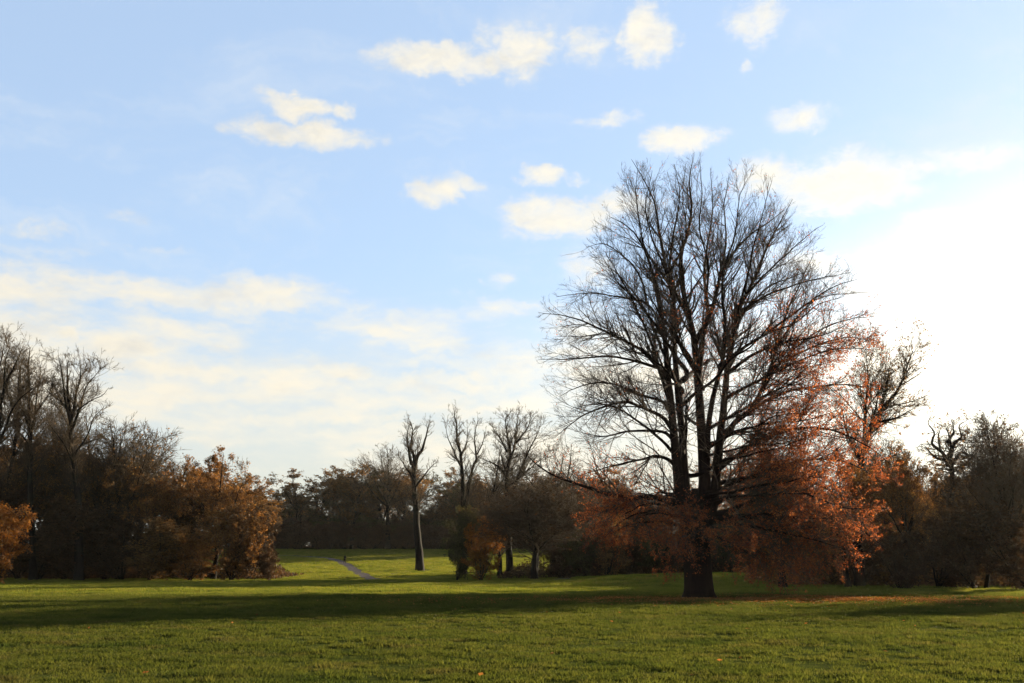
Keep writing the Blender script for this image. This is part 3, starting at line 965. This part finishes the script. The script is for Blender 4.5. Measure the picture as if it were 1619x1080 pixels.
    for k in range(34):
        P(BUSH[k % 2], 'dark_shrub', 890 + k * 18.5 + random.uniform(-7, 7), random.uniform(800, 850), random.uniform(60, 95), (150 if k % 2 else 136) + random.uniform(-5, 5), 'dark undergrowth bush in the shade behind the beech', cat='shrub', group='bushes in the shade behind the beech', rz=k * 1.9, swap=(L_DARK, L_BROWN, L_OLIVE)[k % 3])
    for k in range(26):
        P(BUSH[k % 2], 'dark_shrub', 398 + k * 25 + random.uniform(-7, 7), random.uniform(804, 820), random.uniform(50, 70), 284 + random.uniform(-3, 4), 'dark bush along the foot of the far wood', cat='shrub', group='bushes of the far wood', rz=k * 2.3, swap=(L_DARK, L_OLIVE)[k % 2])
    # trees in the middle
    P(BARE[1], 'bare_tree', 765, 690, 105, 158, 'bare tree rising straight above the orange bush', rz=0.9)
    P(BARE[0], 'bare_tree', 872, 694, 120, 146, 'bare tree close to the left branch tips of the beech', rz=4.4)
    P(BARE[1], 'bare_tree', 925, 728, 120, 150, 'low bare tree seen through the lowest left branches of the beech', rz=2.4)
    P(BUSH[1], 'ivy_bush', 722, 800, 56, 128, 'dark green ivy clad stems just left of the orange bush', cat='shrub', rz=1.4, swap=L_OLIVE)
    P(BUSH[0], 'orange_shrub', 760, 815, 66, 124, 'yellow orange bush beside the dark ivy clad stems, mid photo', cat='shrub', rz=2.4)
    P(DENSE, 'dark_tree', 845, 742, 190, 119, 'dark round twiggy tree with a slanting stem beside the orange bush', rz=0.5)
    P(WOOD[1], 'woodland_tree', 790, 770, 110, 145, 'dark tree hidden behind the orange bush', rz=4.0, swap=L_DARK)
    P(WOOD[0], 'woodland_tree', 905, 765, 120, 140, 'dark tree close behind the dark round tree, on its right', rz=5.0, swap=L_DARK)
    # behind the beech
    P(WOOD[2], 'copper_tree', 1237, 700, 190, 88, 'copper leaved tree whose dark trunk stands right of the beech trunk', rz=0.0, swap=L_RUST)
    P(OAK[1], 'rust_tree', 1340, 720, 150, 86, 'rust leaved tree with a dark double trunk under the right of the beech', rz=3.3)
    P(OAK[0], 'rust_tree', 1432, 694, 118, 82, 'rust brown tree between the beech and the gnarled oak', rz=2.1)
    P(DENSE, 'dark_tree', 1618, 642, 150, 80, 'dense grey green twiggy tree at the right edge', rz=2.6)
    P(DENSE, 'dark_tree', 1555, 775, 100, 82, 'dark twiggy tree between the gnarled oak and the right edge', rz=4.6)
    P(BARE[1], 'bare_tree', 1446, 684, 110, 99, 'bare brown tree just left of the gnarled oak', rz=3.9)
    P(WOOD[0], 'woodland_tree', 1562, 715, 100, 97, 'brown twiggy tree just right of the gnarled oak', rz=1.1)
    P(BARE[0], 'bare_tree', 1606, 652, 110, 95, 'fine twigged tree behind the dense tree at the right edge', rz=5.3)
    P(WOOD[1], 'woodland_tree', 1400, 700, 120, 97, 'brown tree directly behind the right tip of the beech', rz=0.6)
    P(WOOD[2], 'woodland_tree', 1490, 742, 110, 101, 'brown tree filling in below the gnarled oak', rz=2.6)
    for k, (px, top, w, Y) in enumerate([(1420, 840, 100, 81), (1480, 800, 120, 83), (1540, 800, 120, 80), (1625, 790, 120, 78), (1350, 850, 90, 92), (1290, 860, 80, 95)]):
        P(BUSH[k % 2], 'dark_shrub', px, top, w, Y, 'dark bush at the foot of the right hand wood', cat='shrub', group='dark bushes of the right wood', rz=k * 1.7, swap=L_DARK)
    for k, (px, top, w, Y) in enumerate([(980, 790, 110, 150), (1050, 780, 110, 152), (1120, 790, 110, 148), (1190, 780, 120, 150), (1260, 770, 120, 140), (1330, 770, 130, 138), (1400, 760, 130, 125), (1470, 750, 130, 128), (1540, 740, 140, 122), (1610, 720, 150, 124), (1020, 800, 100, 170), (1150, 800, 100, 170), (1300, 780, 120, 165), (1440, 770, 120, 150)]):
        P((WOOD + OAK)[k % 5], 'woodland_tree', px, top, w, Y, 'dark woodland tree in the background behind the beech', group='trees of the wood behind the beech', rz=k * 1.9, swap=(L_BROWN, L_DARK, L_RUST)[k % 3])
    for k, (px, top, w, Y) in enumerate([(1415, 800, 110, 97), (1470, 790, 120, 99), (1525, 790, 120, 97), (1580, 780, 130, 96), (1640, 780, 130, 96), (1350, 810, 110, 104)]):
        P(BUSH[k % 2], 'brown_shrub', px, top, w, Y, 'brown bush standing deeper in the right hand wood', cat='shrub', group='brown bushes deep in the right wood', rz=k * 2.7, swap=(L_BROWN, L_RUST)[k % 2])
    # a tree of the same wood standing outside the picture on the right; its shadow reaches in
    plant(OAK[0], 'rust_tree', 53, 72, 12, 14, 'rust leaved tree of the right hand wood, outside the picture', rz=0.4)


stand_woods()


def traced_tree(name, label, Y, seed, limbs, tw=0.016, d=(2.0, 2.2, 2.6), ln=(0.3, 0.55), up=0.07, wob=0.13, ang=(40, 11), bark=None, leaf=None, nleaf=0, low=0.35, roll=0.0):
    """a single tree whose trunk and boughs follow the photograph: limbs are (pixel line, base radius, depth reached)"""
    rng = np.random.default_rng(seed)
    x0 = at_y(*limbs[0][0][0], Y)[0]
    base = np.array([x0, Y, float(height(x0, Y))])
    root = empty(name, base)
    tag(root, label, 'tree')
    main, br, tips = [], [], []
    for n, (px, r0, dy) in enumerate(limbs):
        P = np.array([at_y(u, v, Y + dy * (k / (len(px) - 1)) ** 1.2) - base for k, (u, v) in enumerate(px)])
        if n == 0:
            P[0, 2] = -0.3
        S = 16
        C = catmull(P, S + 1)
        C[1:] += np.cumsum(rng.normal(0, 0.03 * np.linalg.norm(P[-1] - P[0]) / 10, (S, 3)), axis=0)
        L = np.array([np.linalg.norm(np.diff(C, axis=0), axis=1).sum()])
        t = np.linspace(0, 1, S + 1)
        R = r0 * (1 - 0.97 * t) ** (0.8 if n == 0 else 1.05) + 0.01
        if n == 0:
            R = R * (1 + 0.25 * np.exp(-t / 0.02))
        main.append(tubes(C[None], R[None], 8))
        a1 = sprout(C[None], R[None], L, d[0] * 1.5, rng, low if n == 0 else 0.12, 1.0, ang, (ln[0] * min(1, 8 / L[0]), ln[1] * 1.25 * min(1, 8 / L[0])), 0.5, 0.45, 6)
        p1 = grow(a1[0], a1[1], a1[2], 6, rng, wob, up)
        r1 = radii(np.clip(a1[3], tw * 1.4, 0.08), 6, 0.25)
        a2 = sprout(p1, r1, a1[2], d[1] * 1.3, rng, 0.12, 1.0, (42, 12), (0.32, 0.7), 0.5, 0.6, 3)
        p2 = grow(a2[0], a2[1], a2[2], 4, rng, wob, up)
        r2 = radii(np.clip(a2[3], tw * 1.1, 0.03), 4, 0.5)
        a3 = sprout(p2, r2, a2[2], d[2] * 1.3, rng, 0.12, 1.0, (40, 12), (0.35, 0.7), 0.3, 0.7, 2)
        p3 = grow(a3[0], a3[1], np.clip(a3[2], 0.25, 1.2), 2, rng, 0.12, up)
        br += [tubes(p1, r1, 4), tubes(p2, r2, 3), tubes(p3, radii(np.full(len(p3), tw), 2, 0.5), 3)]
        tips.append(p3)
    obj('trunk', mesh_np('tree_trunk', *join(main), mat=bark or BARK2), root)
    obj('crown', mesh_np('tree_crown', *join(br), mat=TWIG2), root)['kind'] = 'stuff'
    if nleaf:
        LP = points_on(np.concatenate(tips), nleaf, rng)
        V, T = leaf_quads(LP + rng.normal(0, 0.1, LP.shape), 0.2, rng, 0.3)
        obj('foliage', mesh_np('tree_foliage', V, tris=T, mat=leaf, smooth=False), root)['kind'] = 'stuff'


def stand_traced():
    T = traced_tree
    T('bare_tree', 'tall bare tree with a fan shaped top above the brown wood on the left', 127, 201, [
        ([(124, 919), (122, 820), (118, 740), (112, 680), (111, 640), (107, 603), (105, 566)], .62, 0.5),
        ([(111, 665), (104, 640), (100, 613), (96, 580), (92, 562)], .2, -2), ([(113, 665), (121, 623), (128, 598), (128, 566)], .22, 2),
        ([(114, 680), (127, 645), (137, 613), (149, 597), (162, 580)], .2, -1), ([(112, 660), (98, 638), (81, 625), (68, 612)], .14, 1), ([(117, 720), (138, 690), (150, 660), (168, 640)], .16, 2.5),
        ([(117, 735), (100, 700), (84, 680), (74, 668)], .14, -3), ([(121, 650), (140, 635), (160, 625), (172, 612)], .1, -3)], tw=.019, d=(1.3, 1.7, 2.0))
    T('bare_tree', 'tall slim bare tree with two parallel leaders, second from the left edge', 128, 202, [
        ([(52, 919), (48, 820), (43, 740), (43, 705), (44, 668), (46, 631), (44, 590), (48, 558)], .5, 0.5),
        ([(47, 780), (50, 700), (54, 672), (60, 650), (75, 625), (84, 606)], .34, -1.5), ([(46, 625), (61, 609), (78, 600)], .12, 2), ([(44, 670), (34, 640), (30, 605), (34, 570)], .13, -2),
        ([(54, 672), (58, 630), (62, 595), (66, 565)], .14, 1.5), ([(44, 700), (26, 675), (12, 660)], .12, 2)], tw=.019, d=(1.4, 1.7, 2.0))
    T('bare_tree', 'tall bare tree cut off by the left edge of the photo', 126, 203, [
        ([(-22, 919), (-18, 800), (-8, 720), (0, 660), (5, 625), (18, 592), (33, 560)], .6, 0.5),
        ([(-8, 722), (2, 692), (18, 650), (33, 629), (56, 612)], .26, -1.5), ([(0, 660), (-6, 610), (2, 565), (8, 530)], .24, 2), ([(-10, 740), (-34, 680), (-44, 620), (-40, 560)], .3, -1),
        ([(-4, 640), (-22, 590), (-20, 545)], .18, 2), ([(5, 625), (8, 580), (18, 540)], .14, -2)], tw=.019, d=(1.4, 1.7, 2.0))
    T('forked_tree', 'tall leaning forked trunk standing alone on the bright far grass', 172, 204, [
        ([(664, 903), (661, 870), (657, 820), (654, 780), (652, 745), (654, 722), (648, 705), (654, 684), (648, 666)], .72, 0.5),
        ([(654, 740), (660, 722), (667, 713), (673, 692), (679, 668)], .42, 1.0), ([(651, 735), (645, 710), (643, 690), (646, 672)], .3, -1.5), ([(655, 760), (640, 735), (628, 715)], .2, 1.5), ([(657, 770), (676, 745), (692, 728)], .2, -1.5)],
        tw=.022, d=(1.6, 1.5, 1.8), ln=(.22, .42))
    T('bare_tree', 'bare tree with two upright stems between the forked trunk and the orange bush', 150, 205, [
        ([(733, 915), (732, 860), (731, 800), (730, 750), (728, 719), (722, 700), (724, 680), (721, 655)], .55, 0.5),
        ([(735, 830), (740, 770), (745, 745), (752, 723), (750, 695), (756, 665)], .36, -1), ([(730, 740), (718, 715), (708, 690), (706, 668)], .16, 1.5), ([(729, 720), (738, 700), (739, 675)], .14, -1.5), ([(752, 722), (762, 702), (768, 680)], .13, 1)],
        tw=.02, d=(1.7, 1.7, 2.0), ln=(.25, .45))
    T('bare_tree', 'spreading bare tree behind the dark round tree', 150, 206, [
        ([(806, 915), (803, 850), (800, 790), (799, 750), (803, 720), (800, 690), (796, 660)], .55, 0.5),
        ([(801, 740), (812, 712), (815, 690), (817, 655)], .24, 1.5), ([(800, 752), (785, 735), (768, 728), (755, 722)], .18, -1.5), ([(806, 790), (820, 755), (832, 725), (846, 695), (858, 668)], .28, 1),
        ([(802, 715), (788, 690), (776, 672)], .16, 2), ([(815, 700), (832, 680), (842, 655)], .14, -2), ([(799, 745), (790, 715), (782, 700)], .14, 1), ([(804, 770), (845, 735), (872, 712)], .16, -2)],
        tw=.02, d=(1.9, 1.8, 2.2), ln=(.28, .5))
    T('bare_tree', 'tall bare tree rising behind the right side of the beech', 90, 207, [
        ([(1358, 925), (1356, 800), (1362, 720), (1389, 661), (1421, 624), (1433, 590), (1447, 560)], .46, 0.5),
        ([(1366, 705), (1368, 640), (1372, 600), (1368, 560)], .2, 1.5), ([(1392, 656), (1400, 610), (1407, 570)], .13, -1.5), ([(1360, 730), (1338, 680), (1328, 630)], .18, 1), ([(1385, 668), (1420, 660), (1452, 642)], .13, -1),
        ([(1372, 690), (1384, 640), (1390, 590)], .13, 2.5), ([(1357, 770), (1390, 730), (1430, 715)], .16, -2)], tw=.011, d=(1.7, 2.1, 2.6), ln=(.36, .66), leaf=L_BROWN, nleaf=2000)
    T('gnarled_tree', 'gnarled bare oak with crooked boughs at the right of the photo', 87, 208, [
        ([(1500, 930), (1502, 860), (1498, 800), (1502, 745), (1496, 720), (1500, 700), (1493, 675)], .5, 0.5),
        ([(1500, 738), (1490, 714), (1474, 700), (1477, 682), (1466, 668), (1472, 655)], .2, -1), ([(1501, 735), (1508, 704), (1520, 690), (1517, 672), (1530, 664)], .2, 1), ([(1502, 740), (1519, 715), (1532, 722), (1543, 708)], .16, -1.5),
        ([(1496, 728), (1478, 722), (1464, 708), (1455, 712)], .14, 1.5), ([(1498, 700), (1508, 680), (1503, 660)], .13, 0), ([(1487, 712), (1484, 690), (1492, 672)], .1, 2)], tw=.013, d=(1.7, 2.0, 2.2), ln=(.2, .4), wob=.3, ang=(55, 14), leaf=L_BROWN, nleaf=500)


stand_traced()


def build_undergrowth():
    """brambles, saplings and dead stems that close the foot of the woods"""
    rng = np.random.default_rng(77)
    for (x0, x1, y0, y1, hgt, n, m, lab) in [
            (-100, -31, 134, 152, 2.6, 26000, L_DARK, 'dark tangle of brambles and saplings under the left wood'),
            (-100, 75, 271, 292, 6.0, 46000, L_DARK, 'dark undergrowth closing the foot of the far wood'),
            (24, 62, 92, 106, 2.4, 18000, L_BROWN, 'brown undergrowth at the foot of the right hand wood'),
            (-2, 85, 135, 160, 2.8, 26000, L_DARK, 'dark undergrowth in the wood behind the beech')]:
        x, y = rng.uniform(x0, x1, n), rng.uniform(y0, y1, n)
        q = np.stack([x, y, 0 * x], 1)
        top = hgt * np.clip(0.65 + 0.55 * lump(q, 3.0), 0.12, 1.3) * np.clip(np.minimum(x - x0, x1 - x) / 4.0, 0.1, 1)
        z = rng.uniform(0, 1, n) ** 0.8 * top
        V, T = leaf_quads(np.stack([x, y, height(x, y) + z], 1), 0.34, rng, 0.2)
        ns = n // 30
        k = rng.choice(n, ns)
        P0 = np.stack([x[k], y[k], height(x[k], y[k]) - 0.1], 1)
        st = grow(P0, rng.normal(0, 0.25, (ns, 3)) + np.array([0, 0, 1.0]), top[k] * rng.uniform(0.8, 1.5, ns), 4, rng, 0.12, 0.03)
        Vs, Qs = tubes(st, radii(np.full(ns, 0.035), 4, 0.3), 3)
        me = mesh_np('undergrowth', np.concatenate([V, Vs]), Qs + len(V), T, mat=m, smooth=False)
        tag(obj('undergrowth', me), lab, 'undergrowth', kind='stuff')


build_undergrowth()


# ------------------------------------------------------------------ paths
def gravel():
    m, N = material('path_gravel')
    pos = N.n('ShaderNodeNewGeometry').outputs['Position']
    n = N.noise(pos, 1.2, 6.0, 0.7)
    c = N.ramp(n, [(0.3, (0.045, 0.038, 0.034)), (0.7, (0.10, 0.086, 0.08))])
    bs = N.n('ShaderNodeBsdfPrincipled')
    N.put(bs.inputs['Base Color'], c)
    bs.inputs['Roughness'].default_value = 1.0
    bs.inputs['Specular IOR Level'].default_value = 0.0
    finish(N, bs.outputs[0])
    return m


GRAVEL = gravel()
ribbon('path', [on_ground(*p) for p in [(590, 917), (572, 909), (556, 899), (543, 891), (528, 885), (505, 881.5), (470, 879.5), (425, 878)]], [2.6, 2.6, 2.5, 2.3], GRAVEL, 0.06)
ribbon('side_path', [on_ground(*p) for p in [(574, 911), (610, 909), (645, 904.5), (690, 901), (740, 899)]], [1.2, 1.2, 1.2], GRAVEL, 0.055)
ribbon('path', [on_ground(*p) for p in [(846, 919), (868, 917.5), (888, 916.5), (905, 914.5)]], [2.2, 2.2, 2.0], GRAVEL, 0.06)


# ------------------------------------------------------------------ grass and fallen leaves
def blade_tuft(seed, n, hgt, spread, wid):
    rng = np.random.default_rng(seed)
    a = rng.uniform(0, 2 * np.pi, n)
    r = spread * np.sqrt(rng.uniform(0, 1, n))
    base = np.stack([np.cos(a) * r, np.sin(a) * r, np.full(n, -0.01)], 1)
    h = hgt * rng.uniform(0.5, 1.2, n)
    la = a + rng.normal(0, 1.0, n)
    lean = rng.uniform(0.2, 1.0, n) * h
    d = np.stack([np.cos(la), np.sin(la), np.zeros(n)], 1)
    s = np.stack([-np.sin(la), np.cos(la), np.zeros(n)], 1) * (wid * rng.uniform(0.6, 1.3, n))[:, None]
    mid = base + d * (lean * 0.35)[:, None] + np.array([0, 0, 1.0]) * (h * 0.6)[:, None]
    tip = base + d * lean[:, None] + np.array([0, 0, 1.0]) * (h * 0.92)[:, None]
    V = np.stack([base - s, base + s, mid + s * 0.8, mid - s * 0.8, tip], 1).reshape(-1, 3)
    k = np.arange(n) * 5
    T = np.concatenate([np.stack([k, k + 1, k + 2], 1), np.stack([k, k + 2, k + 3], 1), np.stack([k + 3, k + 2, k + 4], 1)])
    return V, T


def build_grass():
    rng = np.random.default_rng(9)
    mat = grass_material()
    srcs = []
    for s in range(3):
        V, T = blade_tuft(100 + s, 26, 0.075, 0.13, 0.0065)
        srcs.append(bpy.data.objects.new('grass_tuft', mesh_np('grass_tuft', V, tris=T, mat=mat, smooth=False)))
    P, Sc, Va = [], [], []
    for (y0, y1, den, sc) in [(11, 22, 85, 1.0), (22, 40, 55, 1.15), (40, 75, 28, 1.5), (75, 138, 26, 2.3), (138, 262, 15, 3.0)]:
        wmax = 0.56 * y1 + 3
        n = int((y1 - y0) * 2 * wmax * den)
        x, y = rng.uniform(-wmax, wmax, n), rng.uniform(y0, y1, n)
        k = np.abs(x) < 0.56 * y + 3
        if y0 > 130:
            k &= (x < 0.14 * y) & (x > -0.28 * y - 6)
        x, y = x[k], y[k]
        q = np.stack([x, y, 0 * x], 1)
        nz = lump(q, 2.2) * 0.3 + lump(q, 0.7) * 0.45 + lump(q + 3.1, 0.3) * 0.4
        k = rng.uniform(0, 1, len(x)) < np.clip(0.55 + 1.15 * nz, 0.05, 1)
        for q, hw in PATHS:
            k &= np.min(np.hypot(x[:, None] - q[None, :, 0], y[:, None] - q[None, :, 1]), axis=1) > hw
        x, y, nz = x[k], y[k], nz[k]
        P.append(np.stack([x, y, height(x, y)], 1))
        Sc.append(sc * rng.uniform(0.65, 1.2, len(x)) * np.clip(1 + 1.1 * nz, 0.3, 2.3))
    P, Sc = np.concatenate(P), np.concatenate(Sc)
    me = bpy.data.meshes.new('grass')
    me.vertices.add(len(P))
    me.vertices.foreach_set('co', P.astype(np.float32).ravel())
    for nm, tp, arr in (('sc', 'FLOAT', Sc.astype(np.float32)), ('rot', 'FLOAT', rng.uniform(0, 6.28, len(P)).astype(np.float32)), ('pick', 'INT', rng.integers(0, 3, len(P)).astype(np.int32))):
        at = me.attributes.new(nm, tp, 'POINT')
        at.data.foreach_set('value', arr)
    o = obj('grass', me)
    tag(o, 'short tufted meadow grass across the foreground', 'grass', kind='stuff')
    ng = bpy.data.node_groups.new('scatter_grass', 'GeometryNodeTree')
    ng.interface.new_socket('Geometry', in_out='INPUT', socket_type='NodeSocketGeometry')
    ng.interface.new_socket('Geometry', in_out='OUTPUT', socket_type='NodeSocketGeometry')
    nd = ng.nodes
    gi, go = nd.new('NodeGroupInput'), nd.new('NodeGroupOutput')
    jn = nd.new('GeometryNodeJoinGeometry')
    for s in srcs:
        oi = nd.new('GeometryNodeObjectInfo')
        oi.inputs['Object'].default_value = s
        oi.inputs['As Instance'].default_value = True
        ng.links.new(oi.outputs['Geometry'], jn.inputs[0])
    ip = nd.new('GeometryNodeInstanceOnPoints')
    ip.inputs['Pick Instance'].default_value = True

    def attr(nm, tp):
        a = nd.new('GeometryNodeInputNamedAttribute')
        a.data_type = tp
        a.inputs['Name'].default_value = nm
        return a.outputs['Attribute']
    cb = nd.new('ShaderNodeCombineXYZ')
    ng.links.new(attr('rot', 'FLOAT'), cb.inputs[2])
    er = nd.new('FunctionNodeEulerToRotation')
    ng.links.new(cb.outputs[0], er.inputs[0])
    ng.links.new(gi.outputs[0], ip.inputs['Points'])
    ng.links.new(jn.outputs[0], ip.inputs['Instance'])
    ng.links.new(attr('pick', 'INT'), ip.inputs['Instance Index'])
    ng.links.new(er.outputs[0], ip.inputs['Rotation'])
    ng.links.new(attr('sc', 'FLOAT'), ip.inputs['Scale'])
    ng.links.new(ip.outputs[0], go.inputs[0])
    md = o.modifiers.new('scatter', 'NODES')
    md.node_group = ng
    print('tufts', len(P))


def build_litter():
    rng = np.random.default_rng(15)
    n = 90000
    a = rng.uniform(0, 2 * np.pi, n)
    r = np.abs(rng.normal(0, 1, n)) * 6.5
    x, y = BX + 3.5 + np.cos(a) * r * 1.5, BY - 3.5 + np.sin(a) * r * 0.62
    m = 9000
    x = np.r_[x, rng.normal(21, 12, m)]
    y = np.r_[y, rng.normal(106, 8, m)]
    m = 350
    x = np.r_[x, rng.uniform(-14, 20, m)]
    y = np.r_[y, rng.uniform(14, 50, m)]
    q = np.stack([x, y, 0 * x], 1)
    k = rng.uniform(0, 1, len(x)) < np.clip(0.5 + 0.9 * lump(q, 1.8), 0.05, 1)
    x, y = x[k], y[k]
    P = np.stack([x, y, height(x, y) + rng.uniform(0.02, 0.085, len(x))], 1)
    V, T = leaf_quads(P, 0.11, rng, 0.0)
    V = V.reshape(-1, 4, 3)
    c = V.mean(1, keepdims=True)
    V[..., 2] = c[..., 2] + (V[..., 2] - c[..., 2]) * 0.45
    o = obj('fallen_leaves', mesh_np('fallen_leaves', V.reshape(-1, 3), tris=T, mat=L_LITTER, smooth=False))
    tag(o, 'orange brown fallen leaves lying around the beech', 'leaves', kind='stuff')


build_grass()
build_litter()


# ------------------------------------------------------------------ air
def build_haze():
    x0, x1, y0, y1, z0, z1 = -2700, 2700, -700, 2700, -1.4, 48.0
    V = [(x, y, z) for z in (z0, z1) for x, y in ((x0, y0), (x1, y0), (x1, y1), (x0, y1))]
    Q = [(3, 2, 1, 0), (4, 5, 6, 7), (0, 1, 5, 4), (1, 2, 6, 5), (2, 3, 7, 6), (3, 0, 4, 7)]
    m, N = material('thin_haze')
    pv = N.n('ShaderNodeVolumePrincipled')
    pv.inputs['Color'].default_value = (1.0, 0.93, 0.82, 1)
    pv.inputs['Density'].default_value = HAZE
    pv.inputs['Anisotropy'].default_value = 0.45
    out = N.n('ShaderNodeOutputMaterial')
    N.put(out.inputs['Volume'], pv.outputs[0])
    tag(obj('haze', mesh_np('haze', V, Q, mat=m, smooth=False)), kind='stuff')


build_haze()


# ------------------------------------------------------------------ small things
def build_walker():
    x, y = on_ground(545, 892)
    m1, N = material('dark_clothes')
    n = N.noise(N.n('ShaderNodeTexCoord').outputs['Object'], 8.0, 3.0)
    bs = N.n('ShaderNodeBsdfPrincipled')
    N.put(bs.inputs['Base Color'], N.ramp(n, [(0.3, (0.006, 0.006, 0.007)), (0.7, (0.014, 0.013, 0.012))]))
    bs.inputs['Roughness'].default_value = 1.0
    bs.inputs['Specular IOR Level'].default_value = 0.0
    finish(N, bs.outputs[0])
    J = {'pel': (0, 0, .93, .15), 'wai': (0, 0, 1.08, .14), 'che': (0, .01, 1.3, .165), 'neck': (0, .01, 1.48, .07), 'hd': (0, .02, 1.56, .085), 'top': (0, .02, 1.70, .085),
         'hl': (-.10, 0, .88, .11), 'kl': (-.11, .16, .50, .075), 'al': (-.11, .10, .09, .05), 'fl': (-.11, .26, .04, .045),
         'hr': (.10, 0, .88, .11), 'kr': (.11, -.06, .48, .075), 'ar': (.11, -.28, .12, .05), 'fr': (.11, -.16, .03, .045),
         'sl': (-.19, .01, 1.40, .075), 'el': (-.25, -.08, 1.12, .055), 'wl': (-.25, .02, .88, .04), 'tl': (-.25, .06, .78, .04),
         'sr': (.19, .01, 1.40, .075), 'er': (.25, -.02, 1.12, .055), 'wr': (.25, .16, .92, .04), 'tr': (.25, .22, .83, .04)}
    E = 'pel-wai wai-che che-neck neck-hd hd-top pel-hl hl-kl kl-al al-fl pel-hr hr-kr kr-ar ar-fr che-sl sl-el el-wl wl-tl che-sr sr-er er-wr wr-tr'.split()
    ks = list(J)
    me = bpy.data.meshes.new('person')
    me.from_pydata([J[k][:3] for k in ks], [tuple(ks.index(q) for q in e.split('-')) for e in E], [])
    me.materials.append(m1)
    o = obj('person', me, loc=(x, y, float(height(x, y)) + 0.05))
    o.rotation_euler = (0, 0, 0.5)
    md = o.modifiers.new('skin', 'SKIN')
    sk = me.skin_vertices[0].data
    for i, k in enumerate(ks):
        sk[i].radius = (J[k][3], J[k][3])
    sk[0].use_root = True
    o.modifiers.new('smooth', 'SUBSURF').levels = 1
    tag(o, 'tiny distant figure in dark clothes walking on the path', 'person')


build_walker()
